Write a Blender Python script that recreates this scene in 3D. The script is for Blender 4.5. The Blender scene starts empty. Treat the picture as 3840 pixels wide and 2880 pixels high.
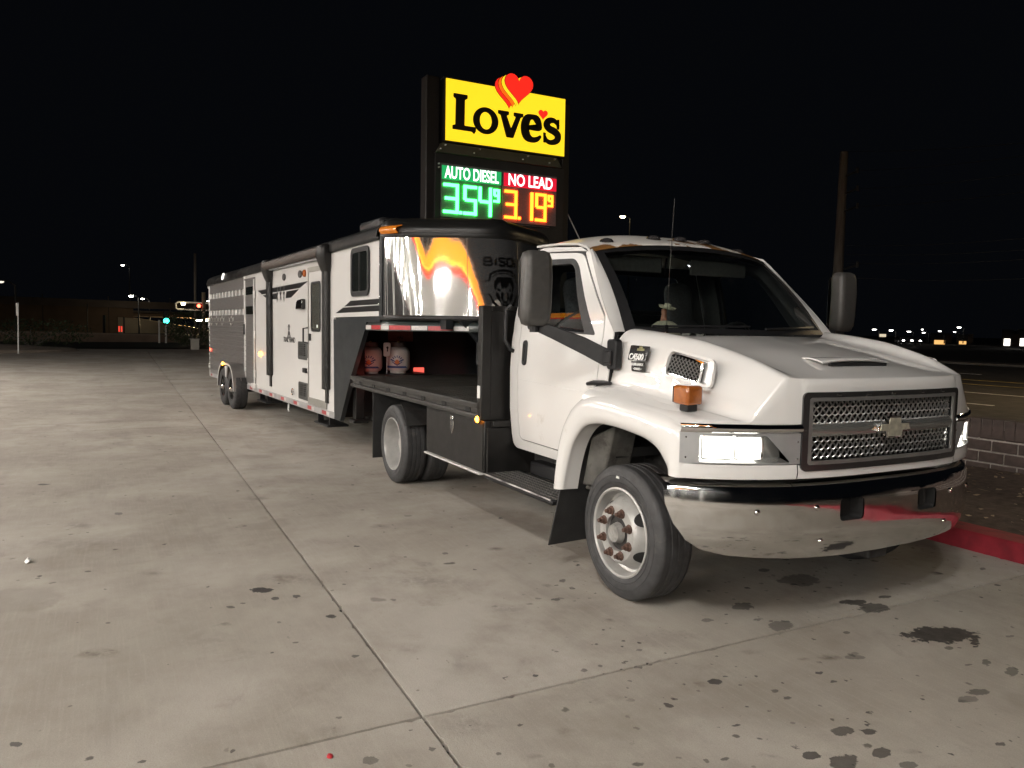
import bpy, bmesh, math, random
from mathutils import Vector, Matrix
random.seed(7)
sc = bpy.context.scene
COL = sc.collection

# ------------------------------------------------------------------ camera
F_PX = 2885.0                      # focal length in pixels of the 3840 x 2880 photograph
CAM = Vector((3.7219, -2.7283, 1.6221))
YAW, PITCH, ROLL = 0.48739, 0.07219, 0.01692
_f = Vector((-math.cos(YAW)*math.cos(PITCH), math.sin(YAW)*math.cos(PITCH), -math.sin(PITCH)))
_r = _f.cross(Vector((0, 0, 1))).normalized()
_u = _r.cross(_f)
CR = _r*math.cos(ROLL) + _u*math.sin(ROLL)
CU = -_r*math.sin(ROLL) + _u*math.cos(ROLL)
CF = _f
cd = bpy.data.cameras.new('camera')
cam = bpy.data.objects.new('camera', cd); COL.objects.link(cam)
m = Matrix((CR, CU, -CF)).transposed().to_4x4(); m.translation = CAM
cam.matrix_world = m
cd.sensor_width = 36; cd.lens = F_PX/3840*36; cd.clip_start = 0.05; cd.clip_end = 3000
sc.camera = cam

def ray(nx, ny):
    return CF + CR*((nx-1920)/F_PX) - CU*((ny-1440)/F_PX)
def at_plane(nx, ny, axis, val):
    d = ray(nx, ny); t = (val-CAM[axis])/d[axis]; return CAM + d*t
def at_dist(nx, ny, dist):
    """point on the pixel's ray at a horizontal distance from the camera"""
    d = ray(nx, ny); return CAM + d*(dist/math.hypot(d.x, d.y))

# ------------------------------------------------------------------ world, moon, exposure
w = bpy.data.worlds.new('World'); sc.world = w; w.use_nodes = True
nt = w.node_tree; bg = nt.nodes['Background']
sky = nt.nodes.new('ShaderNodeTexSky'); sky.sky_type = 'NISHITA'; sky.sun_disc = False
sky.sun_elevation = math.radians(-9); sky.sun_rotation = math.radians(60)
glow = nt.nodes.new('ShaderNodeMix'); glow.data_type = 'RGBA'; glow.blend_type = 'ADD'; glow.inputs[0].default_value = 1.
glow.inputs[7].default_value = (.030, .036, .050, 1)          # faint town glow in the night sky
nt.links.new(sky.outputs[0], glow.inputs[6]); nt.links.new(glow.outputs[2], bg.inputs[0]); bg.inputs[1].default_value = 0.05
sl = bpy.data.lights.new('moonlight', 'SUN'); sl.energy = 0.0015; sl.angle = math.radians(0.5); sl.color = (.8, .88, 1)
so = bpy.data.objects.new('moonlight', sl); COL.objects.link(so); so.rotation_euler = (math.radians(40), 0, math.radians(200))
sc.view_settings.view_transform = 'Standard'; sc.view_settings.look = 'None'
sc.view_settings.exposure = 0.12; sc.view_settings.gamma = 1.0
sc.view_settings.use_curve_mapping = False
sc.cycles.max_bounces = 6; sc.cycles.diffuse_bounces = 3; sc.cycles.glossy_bounces = 4
sc.cycles.transparent_max_bounces = 12; sc.cycles.caustics_reflective = False; sc.cycles.caustics_refractive = False
sc.cycles.sample_clamp_indirect = 6.0; sc.cycles.use_denoising = True

# ------------------------------------------------------------------ materials
MATS = {}
def nd(t, kind, **kw):
    n = t.nodes.new(kind)
    for k, v in kw.items(): setattr(n, k, v)
    return n
def mat(name, col=(.5, .5, .5), rough=.5, metal=0., coat=0., spec=.5, noise=0., nscale=20., bump=0., bscale=60., rvar=0., emit=None, estr=0., stretch=None, dirt=None):
    """principled material with noise-driven variation in colour, gloss and relief"""
    if name in MATS: return MATS[name]
    m = bpy.data.materials.new(name); m.use_nodes = True; t = m.node_tree
    b = t.nodes['Principled BSDF']
    b.inputs['Base Color'].default_value = (*col, 1); b.inputs['Roughness'].default_value = rough
    b.inputs['Metallic'].default_value = metal; b.inputs['Coat Weight'].default_value = coat
    b.inputs['Coat Roughness'].default_value = .025
    b.inputs['Specular IOR Level'].default_value = spec
    tc = nd(t, 'ShaderNodeTexCoord'); vec = tc.outputs['Object']
    if stretch:
        mp = nd(t, 'ShaderNodeMapping'); mp.inputs['Scale'].default_value = stretch
        t.links.new(vec, mp.inputs[0]); vec = mp.outputs[0]
    if noise or rvar or dirt:
        n = nd(t, 'ShaderNodeTexNoise'); n.inputs['Scale'].default_value = nscale; n.inputs['Detail'].default_value = 6
        t.links.new(vec, n.inputs['Vector'])
        if noise:
            r = nd(t, 'ShaderNodeMix', data_type='RGBA')
            r.inputs[6].default_value = (*[max(0, c*(1-noise)) for c in col], 1)
            r.inputs[7].default_value = (*[min(1, c*(1+noise)) for c in col], 1)
            mr = nd(t, 'ShaderNodeMapRange'); mr.inputs[1].default_value = .3; mr.inputs[2].default_value = .7
            t.links.new(n.outputs[0], mr.inputs[0]); t.links.new(mr.outputs[0], r.inputs[0])
            out = r.outputs[2]
            if dirt:
                n2 = nd(t, 'ShaderNodeTexNoise'); n2.inputs['Scale'].default_value = dirt[1]; n2.inputs['Detail'].default_value = 9; n2.inputs['Roughness'].default_value = .7
                t.links.new(tc.outputs['Object'], n2.inputs['Vector'])
                m2 = nd(t, 'ShaderNodeMapRange'); m2.inputs[1].default_value = dirt[2]; m2.inputs[2].default_value = dirt[2]+.12
                t.links.new(n2.outputs[0], m2.inputs[0])
                r2 = nd(t, 'ShaderNodeMix', data_type='RGBA'); r2.inputs[7].default_value = (*dirt[0], 1)
                t.links.new(m2.outputs[0], r2.inputs[0]); t.links.new(out, r2.inputs[6]); out = r2.outputs[2]
            t.links.new(out, b.inputs['Base Color'])
        if rvar:
            mr = nd(t, 'ShaderNodeMapRange'); mr.inputs[1].default_value = .3; mr.inputs[2].default_value = .7
            mr.inputs[3].default_value = max(.02, rough-rvar); mr.inputs[4].default_value = rough+rvar
            t.links.new(n.outputs[0], mr.inputs[0]); t.links.new(mr.outputs[0], b.inputs['Roughness'])
    if bump:
        n = nd(t, 'ShaderNodeTexNoise'); n.inputs['Scale'].default_value = bscale; n.inputs['Detail'].default_value = 4
        t.links.new(vec, n.inputs['Vector'])
        bp = nd(t, 'ShaderNodeBump'); bp.inputs['Strength'].default_value = bump; bp.inputs['Distance'].default_value = .01
        t.links.new(n.outputs[0], bp.inputs['Height']); t.links.new(bp.outputs[0], b.inputs['Normal'])
    if emit:
        b.inputs['Emission Color'].default_value = (*emit, 1); b.inputs['Emission Strength'].default_value = estr
    MATS[name] = m; return m
def glassmat(name, tint=(.8, .85, .85), refl=1.0, rough=.0):
    """thin window glass: tinted transparent with fresnel reflection"""
    if name in MATS: return MATS[name]
    m = bpy.data.materials.new(name); m.use_nodes = True; t = m.node_tree; t.nodes.clear()
    o = nd(t, 'ShaderNodeOutputMaterial'); mx = nd(t, 'ShaderNodeMixShader'); tr = nd(t, 'ShaderNodeBsdfTransparent'); gl = nd(t, 'ShaderNodeBsdfGlossy')
    lw = nd(t, 'ShaderNodeLayerWeight'); lw.inputs[0].default_value = .5
    pw = nd(t, 'ShaderNodeMath', operation='POWER'); pw.inputs[1].default_value = 4.; t.links.new(lw.outputs['Facing'], pw.inputs[0])
    fr = nd(t, 'ShaderNodeMapRange'); fr.inputs[3].default_value = .05; t.links.new(pw.outputs[0], fr.inputs[0])
    tr.inputs[0].default_value = (*tint, 1); gl.inputs['Roughness'].default_value = rough; gl.inputs[0].default_value = (refl, refl, refl, 1)
    t.links.new(fr.outputs[0], mx.inputs[0]); t.links.new(tr.outputs[0], mx.inputs[1]); t.links.new(gl.outputs[0], mx.inputs[2]); t.links.new(mx.outputs[0], o.inputs[0])
    MATS[name] = m; return m
def emat(name, col, s):
    return mat(name, col=tuple(min(1, c)*.5 for c in col), rough=.4, emit=col, estr=s)

# ------------------------------------------------------------------ mesh helpers
def link(o): COL.objects.link(o); return o
def empty(name, loc=(0, 0, 0), rz=0., label=None, cat=None, group=None):
    o = link(bpy.data.objects.new(name, None)); o.location = loc; o.rotation_euler = (0, 0, rz); o.empty_display_size = .2
    if label: tag(o, label, cat, group)
    return o
def tag(o, label=None, cat=None, group=None, kind=None):
    if label: o['label'] = label
    if cat: o['category'] = cat
    if group: o['group'] = group
    if kind: o['kind'] = kind
    return o
def catmull(pts, n):
    pts = [Vector(p) for p in pts]; k = len(pts)-1; out = []
    for i in range(n):
        t = i/(n-1)*k; a = min(int(t), k-1); f = t-a
        p1, p2 = pts[a], pts[a+1]
        p0 = pts[a-1] if a > 0 else p1*2-p2
        p3 = pts[a+2] if a+2 <= k else p2*2-p1
        out.append(.5*((2*p1)+(p2-p0)*f+(2*p0-5*p1+4*p2-p3)*f*f+(3*p1-p0-3*p2+p3)*f**3))
    return out
def lerp_tab(tab, x):
    if x <= tab[0][0]: return tab[0][1]
    for (a, b), (c, d) in zip(tab, tab[1:]):
        if x <= c: return b+(d-b)*(x-a)/(c-a)
    return tab[-1][1]

class MB:
    def __init__(s): s.v = []; s.f = []
    def add(s, vs, fs):
        o = len(s.v); s.v += [tuple(p) for p in vs]; s.f += [tuple(i+o for i in f) for f in fs]; return s
    def box(s, x0, x1, y0, y1, z0, z1):
        return s.add([(x, y, z) for x in (x0, x1) for y in (y0, y1) for z in (z0, z1)],
                     [(0, 1, 3, 2), (4, 6, 7, 5), (0, 4, 5, 1), (2, 3, 7, 6), (0, 2, 6, 4), (1, 5, 7, 3)])
    def hexa(s, bot, top):
        return s.add(list(bot)+list(top), [(3, 2, 1, 0), (4, 5, 6, 7), (0, 1, 5, 4), (1, 2, 6, 5), (2, 3, 7, 6), (3, 0, 4, 7)])
    def tube(s, pts, r, seg=8, cap=True, closed=False):
        pts = [Vector(p) for p in pts]; n = len(pts); rs = r if isinstance(r, (list, tuple)) else [r]*n
        t0 = (pts[1]-pts[0]).normalized(); up = Vector((0, 0, 1)) if abs(t0.z) < .9 else Vector((1, 0, 0))
        a = t0.cross(up).normalized(); vs = []
        for i, p in enumerate(pts):
            if closed: t = (pts[(i+1) % n]-pts[i-1]).normalized()
            else: t = (pts[min(i+1, n-1)]-pts[max(i-1, 0)]).normalized()
            a = (a-t*a.dot(t)).normalized(); b = t.cross(a)
            for k in range(seg):
                g = 2*math.pi*k/seg; vs.append(p+(a*math.cos(g)+b*math.sin(g))*rs[i])
        fs = []
        for i in range(n if closed else n-1):
            for k in range(seg):
                j = (i+1) % n
                fs.append((i*seg+k, i*seg+(k+1) % seg, j*seg+(k+1) % seg, j*seg+k))
        if cap and not closed: fs += [tuple(range(seg-1, -1, -1)), tuple((n-1)*seg+k for k in range(seg))]
        return s.add(vs, fs)
    def lathe(s, prof, org, axis, seg=40, cap0=False, cap1=False):
        """prof: (radius, distance along axis)"""
        ax = Vector(axis).normalized(); up = Vector((0, 0, 1)) if abs(ax.z) < .9 else Vector((1, 0, 0))
        a = ax.cross(up).normalized(); b = ax.cross(a); org = Vector(org); vs = []; n = len(prof)
        for r, h in prof:
            for k in range(seg):
                g = 2*math.pi*k/seg; vs.append(org+ax*h+(a*math.cos(g)+b*math.sin(g))*r)
        fs = [(i*seg+k, i*seg+(k+1) % seg, (i+1)*seg+(k+1) % seg, (i+1)*seg+k) for i in range(n-1) for k in range(seg)]
        if cap0: fs.append(tuple(range(seg)))
        if cap1: fs.append(tuple((n-1)*seg+k for k in range(seg-1, -1, -1)))
        return s.add(vs, fs)
    def prism(s, poly, fn, t0, t1):
        n = len(poly); vs = [fn(a, b, t0) for a, b in poly]+[fn(a, b, t1) for a, b in poly]
        fs = [tuple(range(n)), tuple(range(2*n-1, n-1, -1))]+[(i, i+n, (i+1) % n+n, (i+1) % n) for i in range(n)]
        return s.add(vs, fs)
    def grid(s, rows):
        n = len(rows[0]); vs = [p for r in rows for p in r]
        return s.add(vs, [(i*n+k, i*n+k+1, (i+1)*n+k+1, (i+1)*n+k) for i in range(len(rows)-1) for k in range(n-1)])
    def loft(s, rows, nu, nv):
        rows = [catmull(r, nv) for r in rows]
        cols = [catmull([r[k] for r in rows], nu) for k in range(nv)]
        return s.grid([[c[i] for c in cols] for i in range(nu)])
    def mirror(s, yc):
        o = len(s.v); s.v += [(x, 2*yc-y, z) for x, y, z in s.v]; s.f += [tuple(i+o for i in reversed(f)) for f in s.f]; return s
    def build(s, name, m, parent=None, smooth=False, bevel=0., solid=0., angle=35, fix=True, weld=False):
        me = bpy.data.meshes.new(name); me.from_pydata(s.v, [], s.f)
        if fix or weld:
            bm = bmesh.new(); bm.from_mesh(me)
            if weld: bmesh.ops.remove_doubles(bm, verts=bm.verts, dist=2e-4)
            if fix: bmesh.ops.recalc_face_normals(bm, faces=bm.faces)
            bm.to_mesh(me); bm.free()
        return finish(name, me, m, parent, smooth, bevel, solid, angle)
def finish(name, me, m, parent=None, smooth=False, bevel=0., solid=0., angle=35):
    me.materials.append(m if not isinstance(m, str) else MATS[m])
    o = link(bpy.data.objects.new(name, me)); o.parent = parent
    if solid: md = o.modifiers.new('solid', 'SOLIDIFY'); md.thickness = solid; md.offset = 0
    if solid and smooth and not bevel: md = o.modifiers.new('split', 'EDGE_SPLIT'); md.split_angle = math.radians(38)
    if bevel:
        md = o.modifiers.new('bevel', 'BEVEL'); md.width = bevel; md.segments = 2; md.limit_method = 'ANGLE'; md.angle_limit = math.radians(40)
    if smooth or bevel:
        me.polygons.foreach_set('use_smooth', [True]*len(me.polygons))
        try: me.set_sharp_from_angle(angle=math.radians(angle))
        except Exception: pass
    return o
def panel(name, outline, holes, fn, m, parent=None, zcuts=(), xcuts=(), solid=.006, smooth=True, bevel=0):
    """flat outline with holes, cut along lines and bent by fn(a, b) into place"""
    bm = bmesh.new()
    def loop(pts):
        vs = [bm.verts.new((a, b, 0)) for a, b in pts]
        for i in range(len(vs)): bm.edges.new((vs[i], vs[(i+1) % len(vs)]))
    loop(outline)
    for h in holes: loop(h)
    bmesh.ops.triangle_fill(bm, use_beauty=True, edges=list(bm.edges), normal=(0, 0, 1))
    for c in zcuts: bmesh.ops.bisect_plane(bm, geom=bm.verts[:]+bm.edges[:]+bm.faces[:], plane_co=(0, c, 0), plane_no=(0, 1, 0))
    for c in xcuts: bmesh.ops.bisect_plane(bm, geom=bm.verts[:]+bm.edges[:]+bm.faces[:], plane_co=(c, 0, 0), plane_no=(1, 0, 0))
    for v in bm.verts: v.co = Vector(fn(v.co.x, v.co.y))
    me = bpy.data.meshes.new(name); bm.to_mesh(me); bm.free()
    return finish(name, me, m, parent, smooth, bevel, solid)
def rrect(x0, x1, y0, y1, r, n=4):
    out = []
    for cx, cy, a in ((x1-r, y1-r, 0), (x0+r, y1-r, 90), (x0+r, y0+r, 180), (x1-r, y0+r, 270)):
        for k in range(n+1):
            g = math.radians(a+90*k/n); out.append((cx+r*math.cos(g), cy+r*math.sin(g)))
    return out
def rounded(pts, r, n=4):
    """round the corners of a polygon"""
    out = []; k = len(pts); rs = r if isinstance(r, (list, tuple)) else [r]*k
    for i in range(k):
        p = Vector(pts[i]); a = Vector(pts[i-1])-p; b = Vector(pts[(i+1) % k])-p
        q = min(rs[i], a.length*.45, b.length*.45)
        if q < 1e-5: out.append(tuple(p)); continue
        A = p+a.normalized()*q; B = p+b.normalized()*q
        for j in range(n+1):
            t = j/n; out.append(tuple(A*(1-t)**2+p*2*t*(1-t)+B*t*t))
    return out
def ellipse(cx, cy, rx, ry, n=24, a0=0.):
    return [(cx+rx*math.cos(a0+2*math.pi*k/n), cy+ry*math.sin(a0+2*math.pi*k/n)) for k in range(n)]
def text(name, s, size, mtx, m, parent=None, ext=.002, sx=1., align='CENTER', bold=0., spacing=1.):
    cu = bpy.data.curves.new(name, 'FONT'); cu.body = s; cu.size = size; cu.extrude = ext; cu.align_x = align; cu.align_y = 'CENTER'; cu.offset = bold; cu.space_character = spacing
    to = bpy.data.objects.new(name+'_t', cu); COL.objects.link(to)
    dg = bpy.context.evaluated_depsgraph_get(); me = bpy.data.meshes.new_from_object(to.evaluated_get(dg))
    bpy.data.objects.remove(to); bpy.data.curves.remove(cu)
    me.transform(mtx @ Matrix.Diagonal((sx, 1, 1, 1)))
    me.materials.clear()
    return finish(name, me, m, parent)
def frame_mtx(org, ex, ey):
    ex = Vector(ex).normalized(); ey = Vector(ey).normalized(); ez = ex.cross(ey)
    M = Matrix((ex, ey, ez)).transposed().to_4x4(); M.translation = Vector(org); return M
def copy_part(o, parent, dx=None, name=None):
    c = o.copy(); COL.objects.link(c); c.parent = parent
    if dx is not None: c.location = Vector(o.location)+Vector(dx)
    return c
# ------------------------------------------------------------------ shared materials
white = mat('white_truck_paint', (.72, .712, .695), .30, coat=1., noise=.02, nscale=3, dirt=((.56, .53, .48), 3.2, .64))
twhite = mat('white_trailer_skin', (.73, .72, .70), .3, coat=.7, noise=.02, nscale=2, bump=.06, bscale=1.6)
black = mat('black_plastic', (.013, .013, .014), .42, spec=.3, noise=.25, nscale=25, bump=.08, bscale=300)
satin = mat('satin_black_steel', (.012, .0115, .011), .40, spec=.3, noise=.25, nscale=9, rvar=.08)
char = mat('charcoal_steel', (.018, .021, .023), .38, spec=.35, noise=.12, nscale=6, rvar=.06)
decal = mat('charcoal_vinyl', (.009, .0085, .009), .35, spec=.25, noise=.1, nscale=8)
rubber = mat('tyre_rubber', (.034, .034, .035), .62, noise=.3, nscale=18, bump=.1, bscale=120, dirt=((.085, .08, .072), 6., .58))
tread = mat('tread_rubber', (.022, .022, .023), .7, noise=.3, nscale=22, bump=.15, bscale=90)
chrome = mat('chrome', (.78, .78, .78), .07, metal=1, noise=.04, nscale=4, rvar=.03)
bumperchrome = mat('worn_bumper_chrome', (.74, .735, .72), .085, metal=1, noise=.06, nscale=7, rvar=.045, bump=.02, bscale=5, dirt=((.34, .31, .27), 13., .68))
mirrorsteel = mat('polished_stainless', (.80, .79, .77), .05, metal=.94, noise=.02, nscale=3, bump=.07, bscale=3.)
alu = mat('brushed_aluminium', (.20, .19, .183), .36, metal=.5, noise=.14, nscale=8, stretch=(.5, 1, 14), rvar=.08)
aluwhite = mat('bright_aluminium', (.68, .67, .65), .38, metal=.25, noise=.1, nscale=12)
silver = mat('silver_paint', (.47, .48, .49), .3, metal=.6, noise=.06, nscale=10, coat=.4)
rimpaint = mat('wheel_paint', (.42, .415, .40), .36, metal=.25, noise=.12, nscale=12, coat=.2, dirt=((.20, .12, .07), 14., .61))
rimgrey = mat('wheel_grey', (.36, .36, .35), .45, metal=.4, noise=.15, nscale=12)
rust = mat('rusty_iron', (.085, .045, .032), .8, noise=.45, nscale=40, bump=.3, bscale=150)
hubgrey = mat('hub_cast_iron', (.24, .235, .22), .65, noise=.35, nscale=25, bump=.2, bscale=90)
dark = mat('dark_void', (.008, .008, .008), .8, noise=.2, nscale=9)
under = mat('undercoat', (.018, .017, .016), .75, noise=.4, nscale=12, bump=.3, bscale=40)
inner = mat('wheelhouse_grey', (.10, .097, .088), .7, noise=.35, nscale=9, bump=.2, bscale=30, dirt=((.05, .045, .04), 8., .5))
fabric = mat('seat_fabric', (.045, .045, .048), .9, noise=.3, nscale=60, bump=.3, bscale=250)
headliner = mat('headliner', (.07, .07, .067), .9, noise=.15, nscale=30)
ws_glass = glassmat('windshield_glass', (.80, .86, .84), .9)
side_glass = glassmat('side_glass', (.74, .79, .79), 1.0)
dark_glass = mat('tinted_glass', (.012, .014, .013), .06, noise=.1, nscale=2, spec=.7)
grey_glass = mat('grey_door_glass', (.07, .072, .062), .16, noise=.1, nscale=2, spec=.6)
amber_off = mat('amber_lens', (.30, .085, .014), .14, coat=.6, noise=.2, nscale=30)
amber_on = emat('amber_lamp_lit', (1, .32, .015), 36.)
amber_dim = mat('amber_lamp_glowing', (.40, .13, .012), .2, coat=.6, noise=.3, nscale=14, emit=(1, .24, .01), estr=.22)
red_on = emat('red_lamp_lit', (1, .05, .02), 14.)
red_dim = emat('red_lamp_glowing', (1, .05, .03), 5.)
white_on = emat('white_lamp_lit', (1, .96, .88), 22.)
white_dim = emat('white_lens_glint', (1, .96, .9), 1.4)
tail_on = emat('tail_lamp_lit', (1, .16, .12), 8.)
head_on = emat('headlamp_lit', (1, .98, .90), 4.5)
headrefl = mat('headlamp_reflector', (.50, .50, .48), .25, metal=.8, noise=.02, nscale=5)
lensclear = glassmat('clear_lens', (.8, .8, .8), .9)
tape_red = mat('reflective_tape_red', (.42, .03, .035), .35, noise=.15, nscale=60, coat=.4)
tape_white = mat('reflective_tape_white', (.62, .60, .58), .35, noise=.1, nscale=60, coat=.4)
sticker = mat('white_sticker', (.75, .75, .73), .5, noise=.04, nscale=40)
# ------------------------------------------------------------------ concrete with stains
def concrete_mat():
    m = bpy.data.materials.new('stained_concrete'); m.use_nodes = True; t = m.node_tree; L = t.links.new
    b = t.nodes['Principled BSDF']; geo = nd(t, 'ShaderNodeNewGeometry'); P = geo.outputs['Position']
    def noise(scale, detail=6, rough=.6, vec=P, dist=0.):
        n = nd(t, 'ShaderNodeTexNoise'); n.inputs['Scale'].default_value = scale; n.inputs['Detail'].default_value = detail
        n.inputs['Roughness'].default_value = rough; n.inputs['Distortion'].default_value = dist; L(vec, n.inputs['Vector']); return n.outputs[0]
    def rng(v, a, bb, c=0., d=1.):
        r = nd(t, 'ShaderNodeMapRange'); r.interpolation_type = 'SMOOTHSTEP'
        for i, q in zip((1, 2, 3, 4), (a, bb, c, d)): r.inputs[i].default_value = q
        L(v, r.inputs[0]); return r.outputs[0]
    def mix(f, a, bcol):
        r = nd(t, 'ShaderNodeMix', data_type='RGBA')
        if isinstance(f, float): r.inputs[0].default_value = f
        else: L(f, r.inputs[0])
        for i, q in ((6, a), (7, bcol)):
            if isinstance(q, tuple): r.inputs[i].default_value = (*q, 1)
            else: L(q, r.inputs[i])
        return r.outputs[2]
    def math_(op, a, bb):
        n = nd(t, 'ShaderNodeMath', operation=op)
        for i, q in enumerate((a, bb)):
            if isinstance(q, (int, float)): n.inputs[i].default_value = q
            else: L(q, n.inputs[i])
        return n.outputs[0]
    base = mix(rng(noise(.45, 6, .62), .36, .62), (.345, .318, .275), (.455, .427, .378))
    base = mix(rng(noise(1.1, 7, .65), .38, .7, 0, .85), base, (.268, .238, .202))      # warm dirt clouds
    base = mix(rng(noise(2.6, 8, .7, dist=.6), .55, .72, 0, .55), base, (.235, .205, .17))
    mp = nd(t, 'ShaderNodeMapping'); mp.inputs['Scale'].default_value = (2.2, 60, 1); L(P, mp.inputs[0])
    base = mix(rng(noise(1., 4, .6, mp.outputs[0]), .45, .75, 0, .28), base, (.46, .425, .37))  # broom finish along x
    oi = nd(t, 'ShaderNodeObjectInfo'); base = mix(rng(oi.outputs['Random'], 0, 1, 0, .22), base, (.22, .19, .155))
    fine = noise(170, 3, .7)
    base = mix(rng(fine, .40, .72, 0, .4), base, (.21, .185, .155))
    base = mix(rng(noise(60, 4, .7), .58, .75, 0, .5), base, (.45, .42, .37))
    # tyre scuffs: long soft streaks
    mp2 = nd(t, 'ShaderNodeMapping'); mp2.inputs['Scale'].default_value = (.22, 1.6, 1); mp2.inputs['Rotation'].default_value = (0, 0, .35); L(P, mp2.inputs[0])
    base = mix(rng(noise(1.3, 5, .6, mp2.outputs[0], .4), .56, .76, 0, .35), base, (.17, .15, .13))
    # small drips everywhere, denser where the big-scale noise is high
    sp_ = nd(t, 'ShaderNodeSeparateXYZ'); L(P, sp_.inputs[0])
    region = math_('MULTIPLY', math_('MULTIPLY', rng(sp_.outputs[1], -1.6, .6), rng(sp_.outputs[0], -1.2, .4)), rng(noise(.9, 3, .6), .36, .62))
    def drips(scale, thr, dens, col, amt, reg=False):
        nonlocal base
        v = nd(t, 'ShaderNodeTexVoronoi'); v.inputs['Scale'].default_value = scale; v.inputs['Randomness'].default_value = 1
        wn = nd(t, 'ShaderNodeTexNoise'); wn.inputs['Scale'].default_value = scale*2.4; wn.inputs['Detail'].default_value = 4; L(P, wn.inputs['Vector'])
        off = nd(t, 'ShaderNodeVectorMath', operation='SCALE'); off.inputs['Scale'].default_value = .45/scale; L(wn.outputs['Color'], off.inputs[0])
        ad = nd(t, 'ShaderNodeVectorMath', operation='ADD'); L(P, ad.inputs[0]); L(off.outputs[0], ad.inputs[1]); L(ad.outputs[0], v.inputs['Vector'])
        sep = nd(t, 'ShaderNodeSeparateColor'); L(v.outputs['Color'], sep.inputs[0])
        size = rng(sep.outputs[0], dens, 1., 0., thr)
        k = rng(math_('SUBTRACT', size, v.outputs['Distance']), 0., .05)
        if reg: k = math_('MULTIPLY', k, rng(region, .12, .35))
        base = mix(math_('MULTIPLY', math_('MULTIPLY', k, rng(sep.outputs[1], 0, 1, .35, amt)), 1.), base, col)
    drips(2.2, .14, .60, (.055, .048, .042), .85)
    drips(6.5, .17, .66, (.06, .052, .046), .85)
    drips(13., .2, .78, (.06, .052, .046), .8)
    drips(3.4, .17, .30, (.05, .043, .04), .9, True)
    drips(9., .20, .40, (.05, .043, .04), .9, True)
    drips(18., .22, .55, (.05, .043, .04), .9, True)
    drips(.9, .3, .68, (.22, .195, .165), .45)
    # larger stains placed where they lie: an attribute holds a soft distance, the noise gives the ragged outline
    a1 = nd(t, 'ShaderNodeAttribute', attribute_name='stain'); a2 = nd(t, 'ShaderNodeAttribute', attribute_name='dark')
    s = math_('ADD', a1.outputs['Fac'], math_('MULTIPLY', math_('SUBTRACT', noise(13, 8, .7), .5), 1.7))
    s2 = math_('ADD', s, math_('MULTIPLY', math_('SUBTRACT', noise(38, 4, .6), .5), .5))
    base = mix(math_('MULTIPLY', rng(s2, -.03, .10), a2.outputs['Fac']), base, (.028, .025, .025))
    a3 = nd(t, 'ShaderNodeAttribute', attribute_name='soft')
    base = mix(math_('MULTIPLY', a3.outputs['Fac'], rng(noise(14, 7, .7), .30, .62)), base, (.10, .083, .068))
    L(base, b.inputs['Base Color'])
    rg = math_('SUBTRACT', rng(noise(7, 4), .3, .7, .62, .82), math_('MULTIPLY', math_('MULTIPLY', rng(s2, 0, .1), a2.outputs['Fac']), .12))
    L(rg, b.inputs['Roughness']); b.inputs['Specular IOR Level'].default_value = .35
    h = math_('ADD', math_('MULTIPLY', fine, .5), math_('MULTIPLY', noise(45, 5, .7), .8))
    bp = nd(t, 'ShaderNodeBump'); bp.inputs['Strength'].default_value = .35; bp.inputs['Distance'].default_value = .006; L(h, bp.inputs['Height']); L(bp.outputs[0], b.inputs['Normal'])
    return m
MATS['concrete'] = concrete_mat()
asphalt = mat('asphalt', (.075, .066, .056), .85, noise=.3, nscale=3, bump=.4, bscale=80)
brickm = mat('dark_brick', (.085, .062, .054), .85, noise=.35, nscale=9, bump=.4, bscale=70)
mortar = mat('mortar', (.42, .39, .35), .9, noise=.2, nscale=40, bump=.4, bscale=120)
redkerb = mat('red_kerb_paint', (.25, .018, .03), .55, noise=.25, nscale=9, bump=.2, bscale=50, dirt=((.11, .05, .045), 7., .6))
soil = mat('planter_soil', (.085, .058, .042), .95, noise=.4, nscale=14, bump=.8, bscale=40, dirt=((.16, .12, .09), 25., .6))
leafm = mat('dry_leaf', (.30, .22, .14), .8, noise=.4, nscale=10)
import numpy as np
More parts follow.
